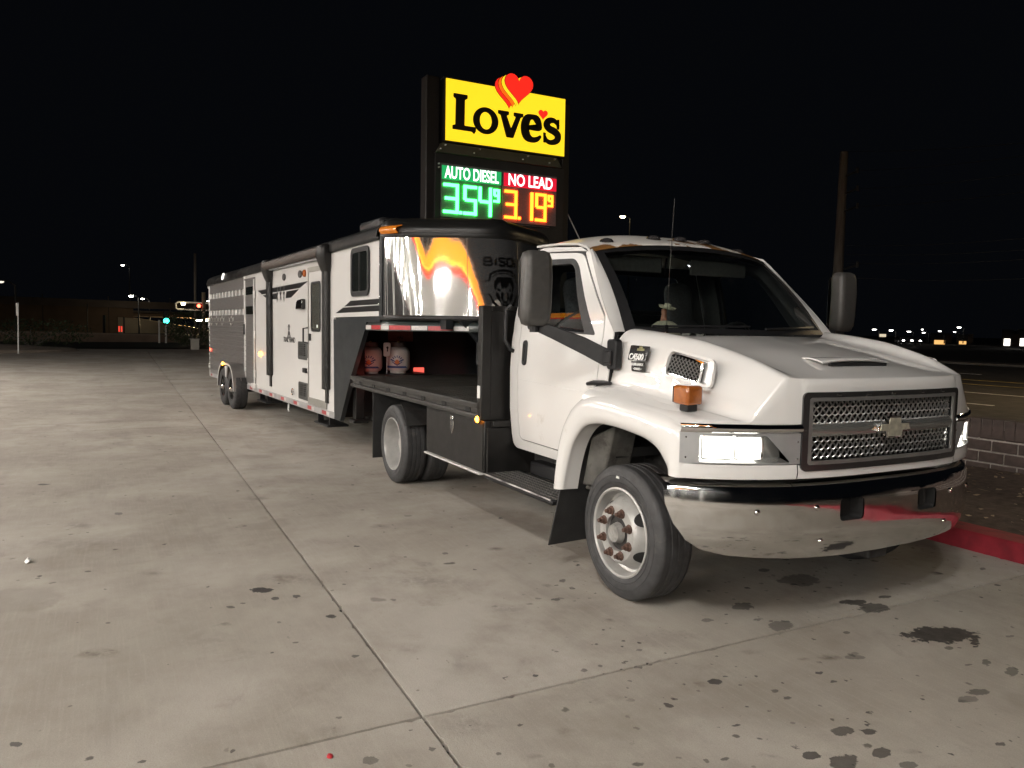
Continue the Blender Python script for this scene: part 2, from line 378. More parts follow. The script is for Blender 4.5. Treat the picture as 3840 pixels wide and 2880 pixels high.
BLOBS=[(1.22,1.26,4.71,3.07,8.13,-3.88,0.95,0.15),(1.38,1.31,49.49,29.85,13.66,-6.53,0.90,0.04),(0.67,1.26,10.19,8.03,19.32,-9.09,0.85,0.06),(0.79,1.29,10.02,7.56,11.53,-5.44,0.80,0.08),(0.69,1.52,20.75,15.26,29.50,-13.84,0.80,0.04),(0.43,0.59,11.42,11.62,14.56,-6.86,0.70,0.06),(0.75,0.56,10.73,9.98,13.17,-6.26,0.55,0.07),(0.23,1.29,5.79,5.16,7.57,-3.52,0.60,0.13),(-0.02,1.24,18.20,17.56,24.18,-11.19,0.70,0.04),(0.71,0.63,36.13,33.35,39.16,-18.57,0.80,0.02),(1.11,-0.25,22.80,24.81,25.84,-12.50,0.85,0.03),(1.26,0.27,36.42,31.04,37.44,-18.06,0.85,0.02),(1.35,0.26,44.65,36.81,56.50,-27.32,0.80,0.02),(1.37,-0.07,33.63,30.92,46.71,-22.69,0.75,0.02),(1.35,-0.29,54.05,54.56,73.18,-35.61,0.80,0.01),(1.42,-0.23,36.32,34.76,59.77,-29.11,0.60,0.02),(1.63,0.15,42.01,31.86,43.16,-21.03,0.85,0.02),(1.68,0.06,48.08,36.82,37.54,-18.34,0.80,0.02),(1.61,0.02,46.23,37.08,69.00,-33.67,0.75,0.02),(1.68,-0.09,19.16,15.49,22.27,-10.89,0.70,0.04),(1.73,0.01,32.48,24.68,33.36,-16.32,0.80,0.03),(1.75,-0.35,25.20,21.82,28.81,-14.16,0.80,0.03),(1.84,-0.28,13.96,11.24,15.62,-7.69,0.75,0.06),(1.86,-0.09,22.02,16.29,23.25,-11.42,0.75,0.04),(1.96,-0.07,23.37,16.33,35.50,-17.48,0.65,0.03),(1.68,-0.36,46.47,41.71,59.85,-29.37,0.75,0.02),(1.62,-0.67,41.36,43.98,58.77,-28.91,0.70,0.02),(1.45,-0.45,35.99,37.24,72.00,-35.19,0.80,0.02),(1.44,-0.52,33.09,35.41,72.99,-35.69,0.60,0.02),(1.66,1.14,30.74,17.18,16.05,-7.74,0.65,0.04),(1.54,1.14,46.53,27.44,20.62,-9.92,0.65,0.03),(1.72,0.77,18.05,10.83,27.11,-13.15,0.70,0.04),(1.74,0.62,36.36,22.56,56.59,-27.51,0.80,0.02),(2.03,0.40,38.99,22.32,46.92,-23.01,0.75,0.02),(1.87,0.53,67.77,40.65,77.21,-37.67,0.70,0.01),(1.52,1.02,36.01,22.05,65.57,-31.56,0.60,0.02),(1.40,1.59,39.21,22.03,47.94,-22.86,0.50,0.02),(0.61,2.67,37.68,22.39,29.37,-13.58,0.70,0.03),(0.78,1.24,47.15,36.04,40.11,-18.93,0.80,0.02),(0.51,0.25,18.59,20.58,32.03,-15.19,0.55,0.03),(1.10,-0.33,30.51,34.35,32.76,-15.85,0.40,0.02),(0.63,0.51,25.40,24.91,43.68,-20.70,0.60,0.02),(0.96,0.58,43.90,37.86,49.29,-23.53,0.70,0.02),(1.12,0.33,30.89,27.18,49.91,-23.98,0.40,0.02),(0.94,0.15,16.78,16.73,36.01,-17.27,0.35,0.03),(1.19,-0.17,53.67,54.89,74.91,-36.27,0.80,0.01),(1.09,-0.17,54.22,57.57,62.31,-30.09,0.75,0.01),(0.95,-0.39,60.35,73.63,81.83,-39.49,0.85,0.01),(0.88,-0.29,64.31,77.10,92.80,-44.66,0.85,0.01),(1.16,-0.53,44.72,53.85,70.63,-34.31,0.70,0.01),(1.57,-0.44,77.22,75.43,76.82,-37.64,0.80,0.01),(1.68,-0.50,22.81,21.83,74.96,-36.85,0.40,0.02),(1.90,0.02,27.15,18.93,60.67,-29.79,0.25,0.02),(1.16,0.46,10.56,8.79,27.76,-13.33,0.45,0.05),(1.21,0.58,14.02,11.05,31.66,-15.20,0.50,0.04),(1.74,0.67,21.22,12.97,31.11,-15.11,0.50,0.04),(-1.05,-1.91,2.29,13.19,19.45,-9.10,0.95,0.06),(-0.87,-1.86,7.72,40.42,28.28,-13.28,0.80,0.03),(-0.85,-1.74,7.75,35.62,27.85,-13.07,0.85,0.03),(-0.45,-1.64,8.81,33.96,28.38,-13.43,0.85,0.03),(-1.21,-1.73,1.13,5.57,8.96,-4.17,0.30,0.14),(-0.45,-2.80,-0.10,9.79,16.67,-8.00,0.35,0.08),(-0.45,-2.73,0.16,24.04,27.13,-13.01,0.40,0.04),(0.33,-3.06,-4.09,48.08,48.52,-23.80,0.80,0.02),(-0.83,-2.12,5.84,42.93,40.12,-18.92,0.70,0.02),(-3.50,-2.65,0.44,30.94,18.35,-8.13,0.60,0.04),(-3.20,-2.94,-0.22,8.65,8.97,-4.02,0.25,0.11),(0.12,-1.67,18.88,64.27,46.96,-22.54,0.70,0.02),(0.56,-2.47,8.45,96.52,85.34,-41.81,0.60,0.01),(-1.67,-2.48,0.71,14.28,18.87,-8.75,0.25,0.06),(0.77,-1.96,4.53,17.44,16.81,-8.23,0.20,0.06),(0.81,-2.08,6.11,27.43,37.84,-18.56,0.30,0.03),(-3.64,-1.50,1.57,9.34,9.24,-4.02,0.30,0.10),(-1.46,-2.75,0.19,86.84,53.20,-24.88,0.70,0.01),(-0.94,-2.88,-1.85,74.42,67.35,-31.96,0.70,0.01),(-2.60,-2.92,-0.07,2.75,4.50,-2.05,0.10,0.29),(-0.41,-2.31,0.46,4.38,5.20,-2.48,0.10,0.20),(1.04,-1.88,10.67,34.16,28.76,-14.15,0.55,0.03),(1.06,-1.64,20.65,51.07,34.42,-16.89,0.60,0.02),(-2.21,-0.78,3.71,11.32,11.53,-5.17,0.35,0.08),(-1.11,-0.81,8.39,21.27,17.32,-7.99,0.40,0.05),(-1.24,-0.21,7.51,14.97,17.62,-8.04,0.40,0.06),(-0.78,-0.93,1.22,3.08,6.73,-3.13,0.22,0.20),(-0.13,-0.69,3.63,6.96,9.05,-4.27,0.20,0.11),(-0.14,-0.36,18.20,30.20,35.14,-16.51,0.70,0.03),(-0.42,-0.14,21.86,35.57,22.89,-10.66,0.65,0.03),(-0.28,-0.16,33.56,53.24,48.08,-22.46,0.75,0.02),(0.69,-0.97,26.00,45.81,51.56,-24.89,0.85,0.02),(0.65,-1.11,36.54,70.73,34.94,-16.88,0.70,0.02),(0.52,-1.23,34.95,76.02,100.83,-48.63,0.60,0.01),(0.37,-1.28,43.36,102.11,79.09,-38.03,0.85,0.01),(0.12,-1.66,19.23,65.41,51.42,-24.69,0.75,0.02),(-0.55,-1.24,15.01,43.31,35.54,-16.70,0.50,0.02),(1.28,-1.31,21.82,38.64,43.17,-21.22,0.40,0.02),(0.96,-1.43,2.52,5.47,9.81,-4.79,0.20,0.12),(1.18,-1.11,12.87,20.78,23.19,-11.34,0.25,0.04),(0.15,-1.40,5.82,15.86,11.79,-5.64,0.18,0.07),(0.42,-1.24,8.32,18.67,8.24,-3.96,0.16,0.07),(-2.05,0.24,20.95,41.09,31.32,-13.94,0.90,0.03),(-0.66,0.13,31.03,48.33,40.14,-18.52,0.90,0.02),(-0.73,0.16,22.88,35.73,38.97,-17.94,0.50,0.02),(-1.29,-0.59,16.13,38.09,27.57,-12.63,0.60,0.03),(0.83,-0.48,24.95,33.01,40.68,-19.59,0.60,0.02),(0.88,-0.29,56.59,67.90,79.37,-38.19,0.80,0.01),(0.67,-0.35,32.51,42.64,48.93,-23.45,0.50,0.02),(0.97,-1.43,43.48,93.75,111.45,-54.45,0.80,0.01),(1.04,-0.76,19.67,27.53,29.25,-14.21,0.20,0.03),(0.27,-0.25,24.50,34.83,36.35,-17.23,0.40,0.02),(-0.38,-0.28,16.90,28.82,17.87,-8.34,0.30,0.04),(1.02,-0.85,12.70,18.74,24.73,-12.02,0.15,0.04)]
# ------------------------------------------------------------------ pavement of concrete slabs
pave = MB().box(-52, 14, -34, 3.02, -.30, -.030).build('forecourt', mat('joint_dirt', (.012, .011, .010), .9, noise=.3, nscale=20))
tag(pave, kind='structure')
def slab(x0, x1, y0, y1, h):
    """one slab: fine top sheet, chipped edges, skirt down into the joint; joints run a little askew"""
    g = .0065
    nx = max(2, int((x1-x0)/h)+1); ny = max(2, int((y1-y0)/h)+1)
    X, Y = np.meshgrid(np.linspace(x0+g, x1-g, nx), np.linspace(y0+g, y1-g, ny), indexing='ij')
    rs = np.random.RandomState(int(abs(x0*131+y0*17)*7) % 99991)
    for arr, sl_, n, sg in ((Y, (slice(None), 0), nx, 1), (Y, (slice(None), -1), nx, -1), (X, (0, slice(None)), ny, 1), (X, (-1, slice(None)), ny, -1)):
        j = rs.rand(n); arr[sl_] += sg*(j*.003+(j > .93)*.012*rs.rand(n))
    Y = Y - (X-.8)*.0215*np.exp(-((Y+1.585)/2.0)**2)          # the long joint runs 1.2 degrees off
    S = np.full(X.shape, -1.); D = np.zeros(X.shape); SO = np.zeros(X.shape)
    for cx, cy, a, b, c, d, dk, r in BLOBS:
        q = np.sqrt((a*(X-cx)+b*(Y-cy))**2+(c*(X-cx)+d*(Y-cy))**2)
        s = 1.-q
        if dk < .5: SO = np.maximum(SO, dk*1.9*np.clip(1.25-q, 0, 1)**1.2); continue
        up = s > S; S = np.where(up, s, S); D = np.where(up, dk, D)
    n = nx*ny; V = np.zeros((n, 3)); V[:, 0] = X.ravel(); V[:, 1] = Y.ravel()
    I = np.arange(n).reshape(nx, ny)
    F = np.stack([I[:-1, :-1], I[1:, :-1], I[1:, 1:], I[:-1, 1:]], -1).reshape(-1, 4).tolist()
    ring = list(I[:, 0])+list(I[-1, 1:])+list(I[-2::-1, -1])+list(I[0, -2:0:-1])
    cx, cy = V[:, 0].mean(), V[:, 1].mean(); low = V[ring].copy(); low[:, 2] = -.034
    V[ring, 2] = -.0006
    V = np.vstack([V, low]); k = len(ring)
    F += [(int(ring[i]), n+i, n+(i+1) % k, int(ring[(i+1) % k])) for i in range(k)]
    me = bpy.data.meshes.new('concrete_slab'); me.from_pydata(V.tolist(), [], F)
    for nm, arr in (('stain', S), ('dark', D), ('soft', SO)):
        at = me.attributes.new(nm, 'FLOAT', 'POINT'); at.data.foreach_set('value', np.concatenate([arr.ravel(), np.zeros(k)]).astype(np.float32))
    me.materials.append(MATS['concrete']); o = link(bpy.data.objects.new('concrete_slab', me)); o.parent = pave
XJ = [14, 7.2, .82, -9.25, -10.25, -19.5, -30, -40.5, -48]; YJ = [-30, -16, -8.2, -1.585, 3.06]
for x1, x0 in zip(XJ, XJ[1:]):
    for y0, y1 in zip(YJ, YJ[1:]):
        slab(x0, x1, y0, y1, .024 if (x0 > -9.5 and x1 < 8 and y0 > -9) else .4)
# ------------------------------------------------------------------ kerb, planter bed, brick wall
kerb = MB()
kerbo = empty('kerb'); tag(kerbo, kind='structure')
x = -46.
while x < 13:
    l = 3.04
    MB().hexa([(x, 3.06, -.05), (x+l-.008, 3.06, -.05), (x+l-.008, 3.36, -.05), (x, 3.36, -.05)], [(x, 3.085, .135), (x+l-.008, 3.085, .135), (x+l-.008, 3.36, .135), (x, 3.36, .135)]).build('kerb_stone', redkerb, kerbo, bevel=.02)
    x += l
rows = []
for i in range(60):
    xx = -46+59*i/59
    rows.append([(xx, yy, .11+.10*math.sin((yy-3.36)/2.3*1.6)+.012*random.uniform(-1, 1)) for yy in [3.36+2.35*k/14 for k in range(15)]])
pb = MB().grid(rows).build('planter_bed', soil, smooth=True); tag(pb, kind='structure')
lv = MB()
for i in range(520):
    xx = random.uniform(-4, 5); yy = random.uniform(3.42, 5.5); zz = .125+.10*math.sin((yy-3.36)/2.3*1.6)
    s = random.uniform(.012, .035) if i % 9 else random.uniform(.04, .07); a = random.uniform(0, 6.3); c, d = math.cos(a)*s, math.sin(a)*s
    lv.add([(xx+c, yy+d, zz+random.uniform(0, .012)), (xx-d*.5, yy+c*.5, zz+.01), (xx-c, yy-d, zz+random.uniform(0, .015)), (xx+d*.5, yy-c*.5, zz)], [(0, 1, 2, 3)])
lo = lv.build('leaf_litter', leafm, fix=False); tag(lo, 'pale dry leaves and scraps scattered over the planter soil', 'leaves', kind='stuff')
# wall: core of mortar with each brick proud of it
wall = empty('brick_wall', (0, 5.6, 0), label='low dark brick wall with upright brick cap behind the red kerb', cat='wall')
X0, X1 = -9.0, 4.2
MB().box(X0, X1, .016, .20, .0, .735).build('mortar_core', mortar, wall)
bme = MB().box(-.125, .125, 0, .09, 0, .106).build('brick', brickm, wall, bevel=.006)
sme = MB().box(-.052, .052, 0, .21, 0, .205).build('cap_brick', brickm, wall, bevel=.006)
cnt = 0; first = True; placed = 0
for c in range(5):
    z = .03+c*.1245-.09*(c == -1); xx = X1-.14-(.135 if c % 2 else 0)
    while xx > X0+.13:
        vis = xx > -4.5
        if vis and placed < 260:
            if first: o = bme; first = False
            else: o = bme.copy(); COL.objects.link(o); o.parent = wall
            o.location = (xx+random.uniform(-.002, .002), random.uniform(-.004, .003)-.002, z); o.rotation_euler = (0, random.uniform(-.006, .006), 0); placed += 1
        xx -= .27
xx = X1-.06; first = True
while xx > -4.6:
    if first: o = sme; first = False
    else: o = sme.copy(); COL.objects.link(o); o.parent = wall
    o.location = (xx, random.uniform(-.006, 0)-.004, .655-.12+random.uniform(-.003, .003)); xx -= .117
far_b = MB()
for c in range(5):
    xx = -4.6-(.135 if c % 2 else 0)
    while xx > X0+.14: far_b.box(xx-.128, xx+.128, 0, .05, .03+c*.1245, .142+c*.1245); xx -= .27
xx = -4.68
while xx > X0+.1: far_b.box(xx-.052, xx+.052, -.004, .2, .535, .74); xx -= .117
tag(far_b.build('brick_rest', brickm, wall), kind='stuff')
# ------------------------------------------------------------------ ground beyond, road
gm = mat('verge_dirt', (.075, .062, .05), .95, noise=.35, nscale=2, bump=.4, bscale=8)
g = MB().box(-900, 900, -900, 900, -1.2, -.32).build('ground', gm); tag(g, kind='structure')
vb = MB().box(-120, 60, 5.72, 9.4, -.3, .06).build('verge', gm); tag(vb, kind='structure')
pv = MB().box(-120, 60, 9.4, 11.2, -.3, .085).build('pavement', mat('sidewalk', (.19, .17, .145), .85, noise=.2, nscale=3, bump=.2, bscale=60)); tag(pv, kind='structure')
rd = MB().box(-160, 120, 11.4, 42, -.3, -.02).build('road', asphalt); tag(rd, kind='structure')
kb = MB().box(-120, 60, 11.2, 11.4, -.3, .10).build('road_kerb', mat('kerb_concrete', (.27, .245, .21), .85, noise=.2, nscale=5)); tag(kb, kind='structure')
lane = mat('lane_paint', (.62, .60, .54), .7, noise=.2, nscale=8)
ml = empty('lane_markings'); tag(ml, kind='structure')
for yy in (15.9, 19.6, 30.5):
    for k in range(10): MB().box(-7-k*9-3., -7-k*9, yy-.06, yy+.06, -.018, -.012).build('lane_dash', lane, ml)
for yy in (23.5, 26.): MB().box(-150, 100, yy-.06, yy+.06, -.018, -.012).build('lane_line', mat('lane_yellow', (.45, .32, .05), .7, noise=.2, nscale=8), ml)
MB().box(-150, 100, 41.2, 41.35, -.018, -.012).build('lane_line', lane, ml)
fp = MB().box(-160, 120, 42, 45, -.3, .07).build('far_pavement', MATS['sidewalk']); tag(fp, kind='structure')
# ------------------------------------------------------------------ flatbed truck (x forward, y to its left, centre line y = YC)
YC = 1.10
truck = empty('flatbed_truck', (0, 0, 0), label='white medium-duty cab truck with black flatbed and lit headlights', cat='truck')
def W(w): return YC-w                                    # w: distance from the centre line towards the near side
def plan(w): return .955-.33*(abs(w)/1.22)**3.2          # front of the bodywork seen from above
# ---- hood: lofted sections from cowl to nose
def xr(w): return .03-.33*min(1., abs(w))**2
SEC = [(0., [(0, 1.598), (.3, 1.597), (.62, 1.594), (.735, 1.598), (.83, 1.632), (.91, 1.618), (.955, 1.55), (.975, 1.42), (.99, 1.30), (1.03, 1.275), (1.10, 1.265), (1.17, 1.24), (1.205, 1.19)]),
       (.25, [(0, 1.560), (.3, 1.556), (.62, 1.546), (.725, 1.556), (.81, 1.605), (.885, 1.587), (.94, 1.51), (.97, 1.39), (.99, 1.280), (1.03, 1.257), (1.10, 1.247), (1.17, 1.224), (1.205, 1.175)]),
       (.5, [(0, 1.518), (.3, 1.514), (.61, 1.503), (.705, 1.514), (.785, 1.566), (.85, 1.550), (.92, 1.47), (.963, 1.355), (.985, 1.255), (1.03, 1.235), (1.10, 1.225), (1.17, 1.205), (1.205, 1.16)]),
       (.78, [(0, 1.450), (.3, 1.447), (.59, 1.440), (.678, 1.449), (.752, 1.488), (.812, 1.468), (.885, 1.385), (.938, 1.285), (.965, 1.21), (1.02, 1.203), (1.09, 1.197), (1.16, 1.186), (1.205, 1.145)]),
       (.93, [(0, 1.408), (.3, 1.407), (.57, 1.404), (.660, 1.408), (.730, 1.425), (.772, 1.407), (.845, 1.325), (.905, 1.242), (.94, 1.182), (1.0, 1.184), (1.07, 1.182), (1.145, 1.175), (1.205, 1.138)]),
       (1., [(0, 1.385), (.3, 1.385), (.54, 1.386), (.655, 1.388), (.72, 1.390), (.75, 1.372), (.82, 1.290), (.885, 1.215), (.925, 1.168), (1.0, 1.172), (1.07, 1.172), (1.14, 1.167), (1.2, 1.132)])]
rows = [[((1-s)*xr(w_)+s*plan(w_), W(w_), z) for w_, z in pts] for s, pts in SEC]
hb = MB()
rr = [catmull(r, 73) for r in rows]; cols = [catmull([r[k] for r in rr], 41) for k in range(73)]
G = [[c[i] for c in cols] for i in range(41)]; hb.grid(G)
last = G[-1]; drop = []
for q in range(1, 8):
    t = q/7; row = []
    for p in last:
        w_ = YC-p.y; zt = 1.303 if w_ < .632 else 1.150
        zt = min(zt, p.z-.004); row.append(Vector((p.x+.014*math.sin(min(1, t*2.2)*math.pi/2), p.y, p.z+(zt-p.z)*t)))
    drop.append(row)
hb.grid([last]+drop); hb.mirror(YC)
hood = hb.build('hood', white, truck, smooth=True, weld=True, angle=50)
# scoop on the hood top
sc_ = MB()
sc_.loft([[(.60, W(.30), 1.480), (.60, W(.15), 1.482), (.60, W(-.05), 1.482), (.60, W(-.22), 1.480)],
          [(.68, W(.31), 1.480), (.68, W(.15), 1.485), (.68, W(-.05), 1.485), (.68, W(-.23), 1.480)],
          [(.745, W(.315), 1.467), (.75, W(.15), 1.483), (.75, W(-.05), 1.483), (.745, W(-.235), 1.467)],
          [(.765, W(.315), 1.459), (.772, W(.15), 1.471), (.772, W(-.05), 1.471), (.765, W(-.235), 1.459)]], 12, 20)
so_ = sc_.build('hood_scoop', white, truck, smooth=True, solid=.008)
MB().box(.762, .781, W(.27), W(-.20), 1.441, 1.459).build('scoop_opening', dark, so_)
# ---- fenders with wheel arch
OPEN = [(-.505, .575), (-.475, .70), (-.425, .84), (-.36, .945), (-.26, 1.025), (-.12, 1.058), (.05, 1.060), (.2, 1.048), (.35, 1.028), (.455, .99), (.52, .935), (.55, .895), (.56, .865)]
CRS = [(-.585, .575), (-.57, .72), (-.535, .89), (-.475, 1.03), (-.37, 1.14), (-.22, 1.195), (.0, 1.195), (.17, 1.180), (.33, 1.165), (.48, 1.15), (.60, 1.125), (.645, 1.04), (.65, .865)]
TOPC = [(-.60, .575), (-.60, .74), (-.575, .93), (-.525, 1.09), (-.42, 1.21), (-.29, 1.262), (.0, 1.262), (.17, 1.24), (.33, 1.225), (.48, 1.205), (.62, 1.15), (.665, 1.04), (.67, .865)]
for sgn in (1, -1):
    fb = MB()
    inn = [(x_, 1.085, z_) for x_, z_ in OPEN]; r0 = [(x_, 1.205, z_+.004) for x_, z_ in OPEN]
    r1 = [(x_*.6+a*.4, 1.226, z_*.6+b*.4) for (x_, z_), (a, b) in zip(OPEN, CRS)]
    r2 = [(a, 1.205, b) for a, b in CRS]
    r3 = []
    for k, (a, b) in enumerate(TOPC): r3.append((a, (.99, 1.0, 1.01, 1.02, 1.04, 1.06, 1.09, 1.09, 1.09, 1.09, 1.10, 1.14, 1.15)[k], b))
    R = [[(x_, YC-sgn*w_, z_) for x_, w_, z_ in r] for r in (inn, r0, r1, r2, r3)]
    R = [R[0], [tuple(Vector(a)*.3+Vector(b)*.7) for a, b in zip(R[0], R[1])], R[1], R[2], R[3], R[4]]
    fb.loft(R, 26, 60)
    fen = fb.build('fender', white, truck, smooth=True, angle=60, solid=.004)
    # inner wheelhouse: dark liner and grey bulkhead behind the tyre
    lb = MB()
    lb.loft([[(x_*1.0, YC-sgn*w_, z_+.01) for x_, z_ in [(-.50, .60), (-.46, .82), (-.33, .99), (-.05, 1.075), (.25, 1.06), (.45, 1.0), (.55, .88)]] for w_ in (1.09, .85, .55)], 8, 30)
    lb.add([(x_, YC-sgn*.56, z_) for x_, z_ in [(-.55, .45), (.6, .45), (.6, 1.15), (-.55, 1.15)]], [(0, 1, 2, 3)])
    lb.build('wheelhouse_liner', under, truck, smooth=True)
    bb = MB().hexa([(-.49, YC-sgn*1.06, .60), (-.36, YC-sgn*.99, .60), (-.36, YC-sgn*.80, .58), (-.49, YC-sgn*.80, .58)], [(-.40, YC-sgn*1.06, .93), (-.24, YC-sgn*.99, 1.02), (-.24, YC-sgn*.80, 1.02), (-.40, YC-sgn*.80, 1.0)])
    bb.box(-.47, -.33, YC-sgn*1.02-.03*sgn, YC-sgn*.72, .575, .60)
    bb.build('wheelhouse_bracket', inner, truck, bevel=.012)
    # rubber seal at the rear top of the fender and mud flap behind the wheel
    MB().tube([(-.50, W(sgn*1.03), 1.268), (-.40, W(sgn*1.05), 1.283), (-.30, W(sgn*1.04), 1.287), (-.23, W(sgn*1.03), 1.290)], [.012, .016, .016, .008], 8).build('fender_seal', black, truck, smooth=True)
    MB().hexa([(-.615, W(sgn*1.24), .185), (-.60, W(sgn*1.24), .185), (-.60, W(sgn*.80), .20), (-.615, W(sgn*.80), .20)], [(-.53, W(sgn*1.20), .62), (-.515, W(sgn*1.20), .62), (-.50, W(sgn*.80), .66), (-.515, W(sgn*.80), .66)]).build('mud_flap', mat('mud_flap_rubber', (.016, .016, .016), .7, noise=.3, nscale=12, bump=.2, bscale=60), truck, bevel=.004)
# ---- lower valance, chrome band, headlight panels
def strip(w0, w1, z0, z1, off, n=22, thick=.03, bulge=0., off1=None):
    b_ = MB(); rows = []
    for z_, e in ((z0, -thick), (z0, 0), ((z0+z1)/2, bulge), (z1, 0), (z1, -thick)):
        rows.append([(plan(w0+(w1-w0)*k/n)+off+e+((off1 or off)-off)*(z_-z0)/(z1-z0), W(w0+(w1-w0)*k/n), z_) for k in range(n+1)])
    return b_.grid(rows)
strip(-.655, .655, .865, .936, .012, 30, bulge=.004).build('valance', white, truck, smooth=True)
for sgn in (1, -1):
    strip(sgn*.662, sgn*1.205, .865, .940, .012, 24, bulge=.006).build('valance_corner', white, truck, smooth=True)
    strip(sgn*.645, sgn*1.215, 1.106, 1.152, .022, 26, bulge=.010).build('chrome_band', chrome, truck, smooth=True, angle=70)
    hp = panel('headlight_bezel', [(.648, .945), (1.212, .945), (1.212, 1.104), (.648, 1.104)], [rounded([(.70, .952), (1.135, .952), (1.135, 1.092), (.83, 1.092)], .012, 2)],
               lambda a, b, sgn=sgn: (plan(a)+.014, W(sgn*a), b), silver, truck, xcuts=[.68+.04*k for k in range(13)], solid=.006)
    # reflector bowl
    rb = MB(); n = 18
    A = [(.70+.435*k/n) for k in range(n+1)]
    rb.grid([[(plan(a)+.006, W(sgn*a), .950) for a in A], [(plan(a)-.06, W(sgn*a), .968) for a in A], [(plan(a)-.07, W(sgn*a), 1.03) for a in A], [(plan(a)-.05, W(sgn*a), 1.098) for a in A]])
    rb.build('headlight_reflector', headrefl, hp, smooth=True)
    for a0, a1 in ((.850, .972), (.992, 1.115)):
        lb = MB(); rows = []
        for z_, e in ((.975, -.05), (.975, -.002), (1.03, .006), (1.084, -.002), (1.084, -.05)):
            rows.append([(plan(a)+e, W(sgn*a), z_) for a in [a0+(a1-a0)*k/6 for k in range(7)]])
        lb.grid(rows); lb.build('headlamp', head_on, hp, smooth=True)
        MB().tube([(plan(a)+.006, W(sgn*a), z_) for a, z_ in rrect(a0-.005, a1+.005, .97, 1.089, .012, 3)], .004, 6, closed=True).build('lamp_rim', chrome, hp, smooth=True)
    for a, z_ in ((1.19, .975), (1.19, 1.08), (.665, 1.06), (.665, .97)):
        MB().lathe([(.001, .006), (.005, .005), (.006, 0)], (plan(a)+.016, W(sgn*a), z_), (1, -.3*sgn, 0), 10).build('bezel_screw', chrome, hp, smooth=True)
# ---- grille
gr = empty('grille'); gr.parent = truck
GX = .935
MB().box(.86, .87, W(.64), W(-.64), .90, 1.32).build('grille_back', dark, gr)
fr = panel('grille_frame', rrect(-.645, .645, .905, 1.318, .03), [rrect(-.598, .598, .950, 1.278, .012)], lambda a, b: (plan(a)+.008, W(a), b), mat('grille_black_chrome', (.10, .10, .10), .18, metal=.8, noise=.1, nscale=9), gr, xcuts=[-.4, -.2, 0, .2, .4], solid=.035)
fi = panel('grille_liner', rrect(-.610, .610, .938, 1.290, .015), [rrect(-.588, .588, .958, 1.270, .01)], lambda a, b: (plan(a)+.020, W(a), b), mat('grille_grey_trim', (.33, .33, .32), .3, metal=.7, noise=.1, nscale=12), gr, xcuts=[-.4, -.2, 0, .2, .4], solid=.012)
for a in (-.45, -.25, .0, .2, .42):
    MB().box(plan(a)+.0, plan(a)+.030, W(a)-.012, W(a)+.012, 1.296, 1.304).build('grille_clip', chrome, gr)
wire = mat('grille_wire', (.40, .40, .39), .3, metal=.9, noise=.1, nscale=15)
def woven(y0, y1, z0, z1, fn, pitch, r, name, parent, m):
    """two sets of crimped diagonal wires clipped to a rectangle"""
    b_ = MB(); hgt = z1-z0; wid = y1-y0
    for s in (1, -1):
        k = -int(hgt/pitch)-1
        while k*pitch < wid+hgt:
            base = k*pitch; pts = []
            n = max(4, int(hgt/pitch*4))
            for i in range(n+1):
                t = i/n; z_ = z0+hgt*t; y_ = y0+base+(hgt*t if s > 0 else hgt*(1-t))
                if y0 <= y_ <= y1:
                    ph = math.pi*(i*pitch/4.0*0+ (y_-y0)/pitch*2)
                    pts.append(fn(y_, z_, s*.0035*math.cos(ph*1.)+.004*math.sin((y_+z_)*2*math.pi/pitch)))
            if len(pts) > 1: b_.tube(pts, r, 5, cap=False)
            k += 1
    o = b_.build(name, m, parent, smooth=True, fix=False); tag(o, kind='stuff'); return o
for z0, z1 in ((1.146, 1.268), (.960, 1.086)):
    woven(-.59, .59, z0, z1, lambda a, z_, d: (plan(a)-.004+d, W(a), z_), .042, .0045, 'grille_mesh', gr, wire)
gb = MB(); rows = []
for z_, e in ((1.084, -.03), (1.086, .016), (1.118, .026), (1.150, .016), (1.152, -.03)):
    rows.append([(plan(a)+e, W(a), z_) for a in [-.638+1.276*k/24 for k in range(25)]])
gb.grid(rows).build('grille_bar', mat('grille_bar_chrome', (.36, .37, .35), .22, metal=.75, noise=.1, nscale=4), gr, smooth=True)
# bow-tie emblem
bt = [(-.150, -.022), (-.075, -.022), (-.066, -.062), (.066, -.062), (.075, -.022), (.150, -.022), (.135, .022), (.060, .022), (.052, .062), (-.052, .062), (-.060, .022), (-.135, .022)]
bt = [(a*.92, b*.98) for a, b in bt]
eb = MB().prism(bt, lambda a, b, t: (plan(a)+t, W(a), 1.119+b), .015, .044).build('emblem_rim', chrome, gr, bevel=.003)
MB().prism([(a*.90, b*.82) for a, b in bt], lambda a, b, t: (plan(a)+t, W(a), 1.119+b), .040, .047).build('emblem_face', mat('emblem_gold', (.52, .50, .40), .28, metal=.5, noise=.25, nscale=25), gr, bevel=.002)
MB().box(.885, .93, W(.52), W(-.52), .898, .925).build('lower_grille_gap', dark, gr)
